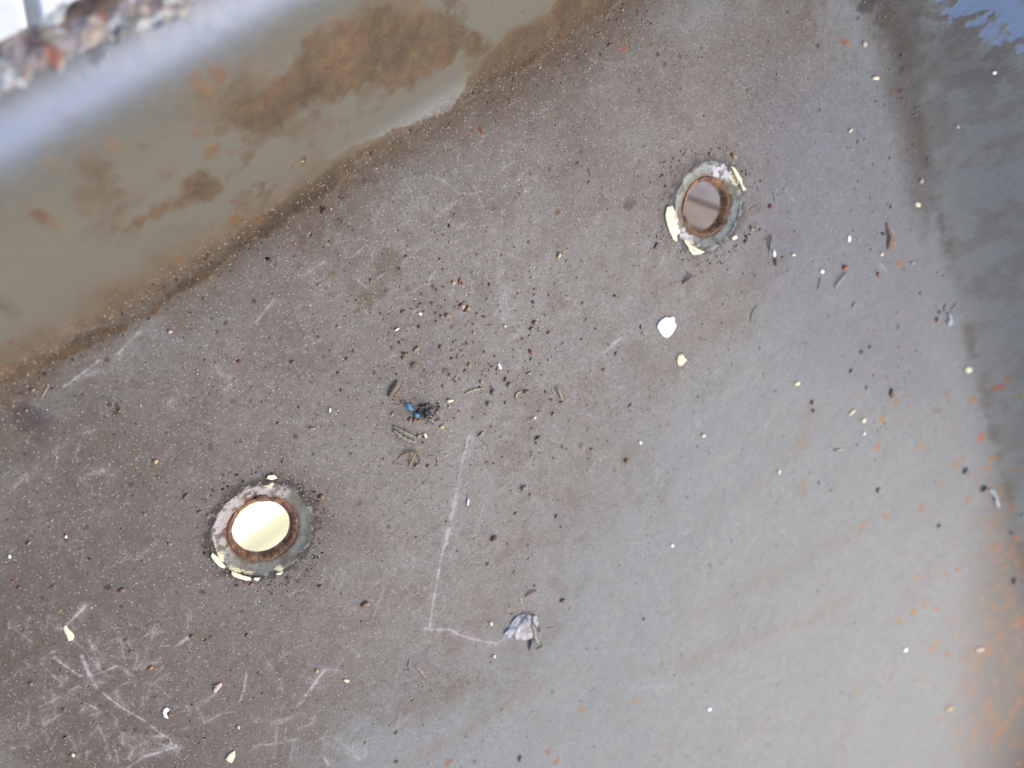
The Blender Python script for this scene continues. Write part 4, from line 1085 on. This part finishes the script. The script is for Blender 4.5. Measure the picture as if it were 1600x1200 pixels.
# brown leaf fragment
flake('leaf_fragment', [(1384, 347), (1388, 356), (1393, 366), (1398, 378), (1397, 388), (1389, 391), (1385, 388), (1387, 376), (1386, 364), (1383, 354)], MT['brown'], 'narrow brown leaf fragment right of the right drain', 'leaf fragment', .0006, .0012)
stalk('grey_curl', [(1385, 350), (1390, 358), (1395, 370)], 3, 'paleblue', 'thin pale edge lying on the brown leaf fragment', 'sliver', [.001, .0014, .001])
flake('pale_flake', [(1479, 490), (1484, 488), (1487, 494), (1488, 502), (1486, 508), (1481, 509), (1478, 505), (1481, 498)], MT['paleblue'], 'small pale blue flake at the fold among dark fragments', 'flake', .0006, .0006)
stalk('dark_fragment', [(1477, 475), (1476, 481), (1475, 487)], 5, 'dark', 'dark upright fragment above the pale blue flake', 'fragment')
stalk('dark_fragment', [(1494, 474), (1490, 480), (1485, 484)], 4, 'dark', 'dark tilted fragment right of the upright one at the fold', 'fragment')
flake('pale_flake', [(1541, 765), (1550, 763), (1555, 768), (1559, 778), (1562, 792), (1557, 793), (1553, 786), (1552, 774), (1546, 770)], MT['paleblue'], 'pale blue bent flake on the end wall, right edge', 'flake', .0005, .0008)
flake('pale_flake', [(1595, 806), (1602, 804), (1606, 810), (1600, 811)], MT['paleblue'], 'pale blue flake cut by the right edge of the photo', 'flake', .0005, .0004)

# torn paint peel at the end of the long scrape: one thing with its curled lobes
base = hit(820, 985); peel = bpy.data.objects.new('paint_peel', None); C.objects.link(peel); peel.location = [float(t) for t in base]
tag(peel, 'torn lavender white paint peel curling up at the end of the long scrape', 'paint peel')


def sheet(name, rows, mat, parent, pbase, th=.00025):
    """rows of (px, py, height m) -> a thin curled sheet with thickness"""
    n = len(rows[0]); P = []
    for row in rows:
        for (px, py, z) in row: q = hit(px + R.uniform(-1.5, 1.5), py + R.uniform(-1.5, 1.5), z); P.append(q)
    P = np.array(P); P2_ = P - np.array([0, 0, th]); V = np.concatenate([P, P2_]); m = len(rows); N0 = len(P); F = []
    for i in range(m - 1):
        for j in range(n - 1):
            a, b, c, d = i * n + j, i * n + j + 1, (i + 1) * n + j + 1, (i + 1) * n + j; F += [(a, b, c, d), (N0 + d, N0 + c, N0 + b, N0 + a)]
    ring = [j for j in range(n)] + [i * n + n - 1 for i in range(1, m)] + [(m - 1) * n + j for j in range(n - 2, -1, -1)] + [i * n for i in range(m - 2, 0, -1)]
    for k in range(len(ring)):
        a, b = ring[k], ring[(k + 1) % len(ring)]; F.append((b, a, N0 + a, N0 + b))
    o = tri_mesh(name, V, F, mat, pbase, parent)
    sm = o.modifiers.new('sub', 'SUBSURF'); sm.levels = 3; sm.render_levels = 3
    tx = bpy.data.textures.get('crumple') or bpy.data.textures.new('crumple', 'CLOUDS'); tx.noise_scale = .0035; tx.noise_depth = 3
    dm = o.modifiers.new('crumple', 'DISPLACE'); dm.texture = tx; dm.strength = .0022; dm.mid_level = .45; dm.texture_coords = 'LOCAL'; dm.direction = 'RGB_TO_XYZ'
    return o


sheet('peeled_sheet', [[(802, 996, .0004), (812, 1003, .0006), (824, 1002, .0012), (832, 1000, .0022)], [(799, 988, .0006), (812, 992, .0016), (823, 991, .0022), (831, 991, .0030)],
                       [(803, 976, .0005), (813, 976, .0018), (822, 976, .0030), (827, 978, .0042)], [(812, 969, .0004), (818, 967, .0014), (824, 962, .0022), (832, 960, .0022)]], MT['peel'], peel, base)
sheet('peeled_tail', [[(786, 992, .0004), (789, 997, .0005), (793, 999, .0004)], [(793, 984, .0005), (798, 989, .0010), (802, 993, .0006)], [(802, 966, .0004), (808, 972, .0012), (812, 980, .0008)], [(820, 957, .0004), (824, 961, .0008), (828, 966, .0006)]], MT['peelblue'], peel, base)
sheet('curled_edge', [[(832, 1000, .0022), (834, 996, .0036), (837, 1001, .0012)], [(828, 1006, .0012), (830, 1004, .0018), (833, 1008, .0004)], [(826, 1014, .0005), (828, 1019, .0005), (830, 1013, .0002)]], MT['navy'], peel, base)
sheet('curled_edge', [[(831, 962, .0020), (836, 960, .0026), (841, 963, .0010)], [(832, 970, .0030), (838, 969, .0030), (842, 974, .0010)], [(835, 977, .0022), (839, 978, .0020), (841, 982, .0006)]], MT['peelblue'], peel, base)
stalk('torn_strip', [(828, 972), (832, 980), (833, 990), (836, 998), (843, 1006)], 2.6, 'peel', None, None, [.003, .003, .0028, .002, .0003], .8, peel, base)
stalk('torn_strip', [(839, 978), (843, 983), (841, 988)], 3, 'navy', None, None, [.001, .0005, .0002], .8, peel, base)
stalk('torn_strip', [(847, 1004), (844, 1010), (838, 1014)], 2.5, 'navy', None, None, [.0006, .0003, .0001], .8, peel, base)


# ------------------------------------------------------------------ uncountable grit
def grit(name, n, pick, size, cols, seed):
    r = np.random.default_rng(seed); px, py = pick(r, n)
    dc = np.stack([px - 800, 600 - py, np.full(len(px), -FPX)], 1) @ RM.T; t = -H / dc[:, 2]; P = CAM[None] + dc * t[:, None]
    okk = (dist(P[:, 0], P[:, 1])[0] < .004) & (t > 0)
    for a, b in HOLES: okk &= np.hypot(P[:, 0] - a, P[:, 1] - b) > RC + .0004
    P = P[okk]; m = len(P); P[:, 2] = zsurf(P[:, 0], P[:, 1])
    hh, _, _ = pan_look_h(P[:, 0], P[:, 1]); P[:, 2] += hh
    s = size(r, m); a = r.uniform(0, 6.28, m); el = r.uniform(.9, 2.0, m)
    O = np.array([(1, 0, 0), (0, 1, 0), (-1, 0, 0), (0, -1, 0), (.15, .1, 1), (0, 0, -.3)])
    V = np.repeat(O[None], m, 0) + r.uniform(-.25, .25, (m, 6, 3)); V[:, :, 0] *= el[:, None]; V *= s[:, None, None]; V[:, :, 2] *= .7
    x = V[:, :, 0] * np.cos(a)[:, None] - V[:, :, 1] * np.sin(a)[:, None]; y = V[:, :, 0] * np.sin(a)[:, None] + V[:, :, 1] * np.cos(a)[:, None]
    V = np.stack([x, y, V[:, :, 2]], 2) + P[:, None]; Fo = np.array([(0, 1, 4), (1, 2, 4), (2, 3, 4), (3, 0, 4), (1, 0, 5), (2, 1, 5), (3, 2, 5), (0, 3, 5)])
    F = (Fo[None] + (np.arange(m) * 6)[:, None, None]).reshape(-1, 3)
    ci = r.choice(len(cols), m, p=[c[1] for c in cols]); cc = np.array([c[0] for c in cols], float)[ci] * r.uniform(.85, 1.15, (m, 1))
    o = mesh_np(name, V.reshape(-1, 3), F, CRUST, np.repeat(np.clip(lin(np.clip(cc, 0, 255)) * KALB, 0, .85), 6, 0), smooth=False)
    return tag(o, kind='stuff')


def pan_look_h(x, y):
    return relief(x, y), None, None


def pick_all(r, n):
    return r.uniform(-20, 1480, n), r.uniform(-10, 1210, n)


def pick_centre(r, n):
    return r.normal(740, 120, n), r.normal(560, 95, n)


def pick_foot(r, n):
    t = r.uniform(0, 1, n); off_ = np.abs(r.normal(0, 22, n)); return t * 1050 - 20 + off_ * .5, 600 - t * 640 + off_


def pick_right(r, n):
    return r.uniform(1330, 1480, n), r.uniform(0, 700, n)


tag(grit('pale_grit', 5200, pick_all, lambda r, m: r.gamma(2.5, .00007, m) + .00008, [((228, 220, 208), .5), ((196, 186, 172), .3), ((206, 176, 130), .2)], 1), 'fine pale grit strewn over the pan floor', 'grit')
tag(grit('dark_grit', 3000, pick_all, lambda r, m: r.gamma(2.5, .00008, m) + .0001, [((90, 80, 76), .4), ((122, 88, 68), .4), ((150, 92, 66), .2)], 2), 'fine dark brown grit strewn over the pan floor', 'grit')
tag(grit('mixed_grit', 480, pick_centre, lambda r, m: r.gamma(3, .00013, m) + .00012, [((124, 86, 66), .3), ((158, 92, 66), .2), ((200, 170, 130), .2), ((225, 212, 196), .15), ((92, 84, 84), .15)], 3), 'coarser rust and straw coloured grit gathered round the centre', 'grit')
tag(grit('wall_foot_grit', 480, pick_foot, lambda r, m: r.gamma(3, .0001, m) + .0001, [((110, 84, 62), .5), ((180, 156, 122), .2), ((200, 186, 164), .1), ((84, 74, 68), .2)], 4), 'grit lined along the foot of the stained side wall', 'grit')
tag(grit('fold_grit', 260, pick_right, lambda r, m: r.gamma(3, .00014, m) + .00012, [((70, 62, 60), .35), ((205, 140, 90), .25), ((215, 208, 200), .4)], 5), 'grit lying along the fold of the end wall', 'grit')


def pick_collars(r, n):
    k = r.integers(0, 2, n); a = r.uniform(0, 6.28, n); rr = np.abs(r.normal(0, 13, n))
    cx_ = np.where(k == 0, 412, 1104); cy_ = np.where(k == 0, 828, 322); ax_ = np.where(k == 0, 86, 66); ay_ = np.where(k == 0, 80, 80)
    return cx_ + (ax_ + rr) * np.cos(a), cy_ - (ay_ + rr) * np.sin(a)


tag(grit('collar_grit', 420, pick_collars, lambda r, m: r.gamma(3, .00011, m) + .0001, [((84, 76, 74), .45), ((118, 84, 64), .3), ((214, 206, 180), .25)], 6), 'dirt and paint grit packed round both drain collars', 'grit')
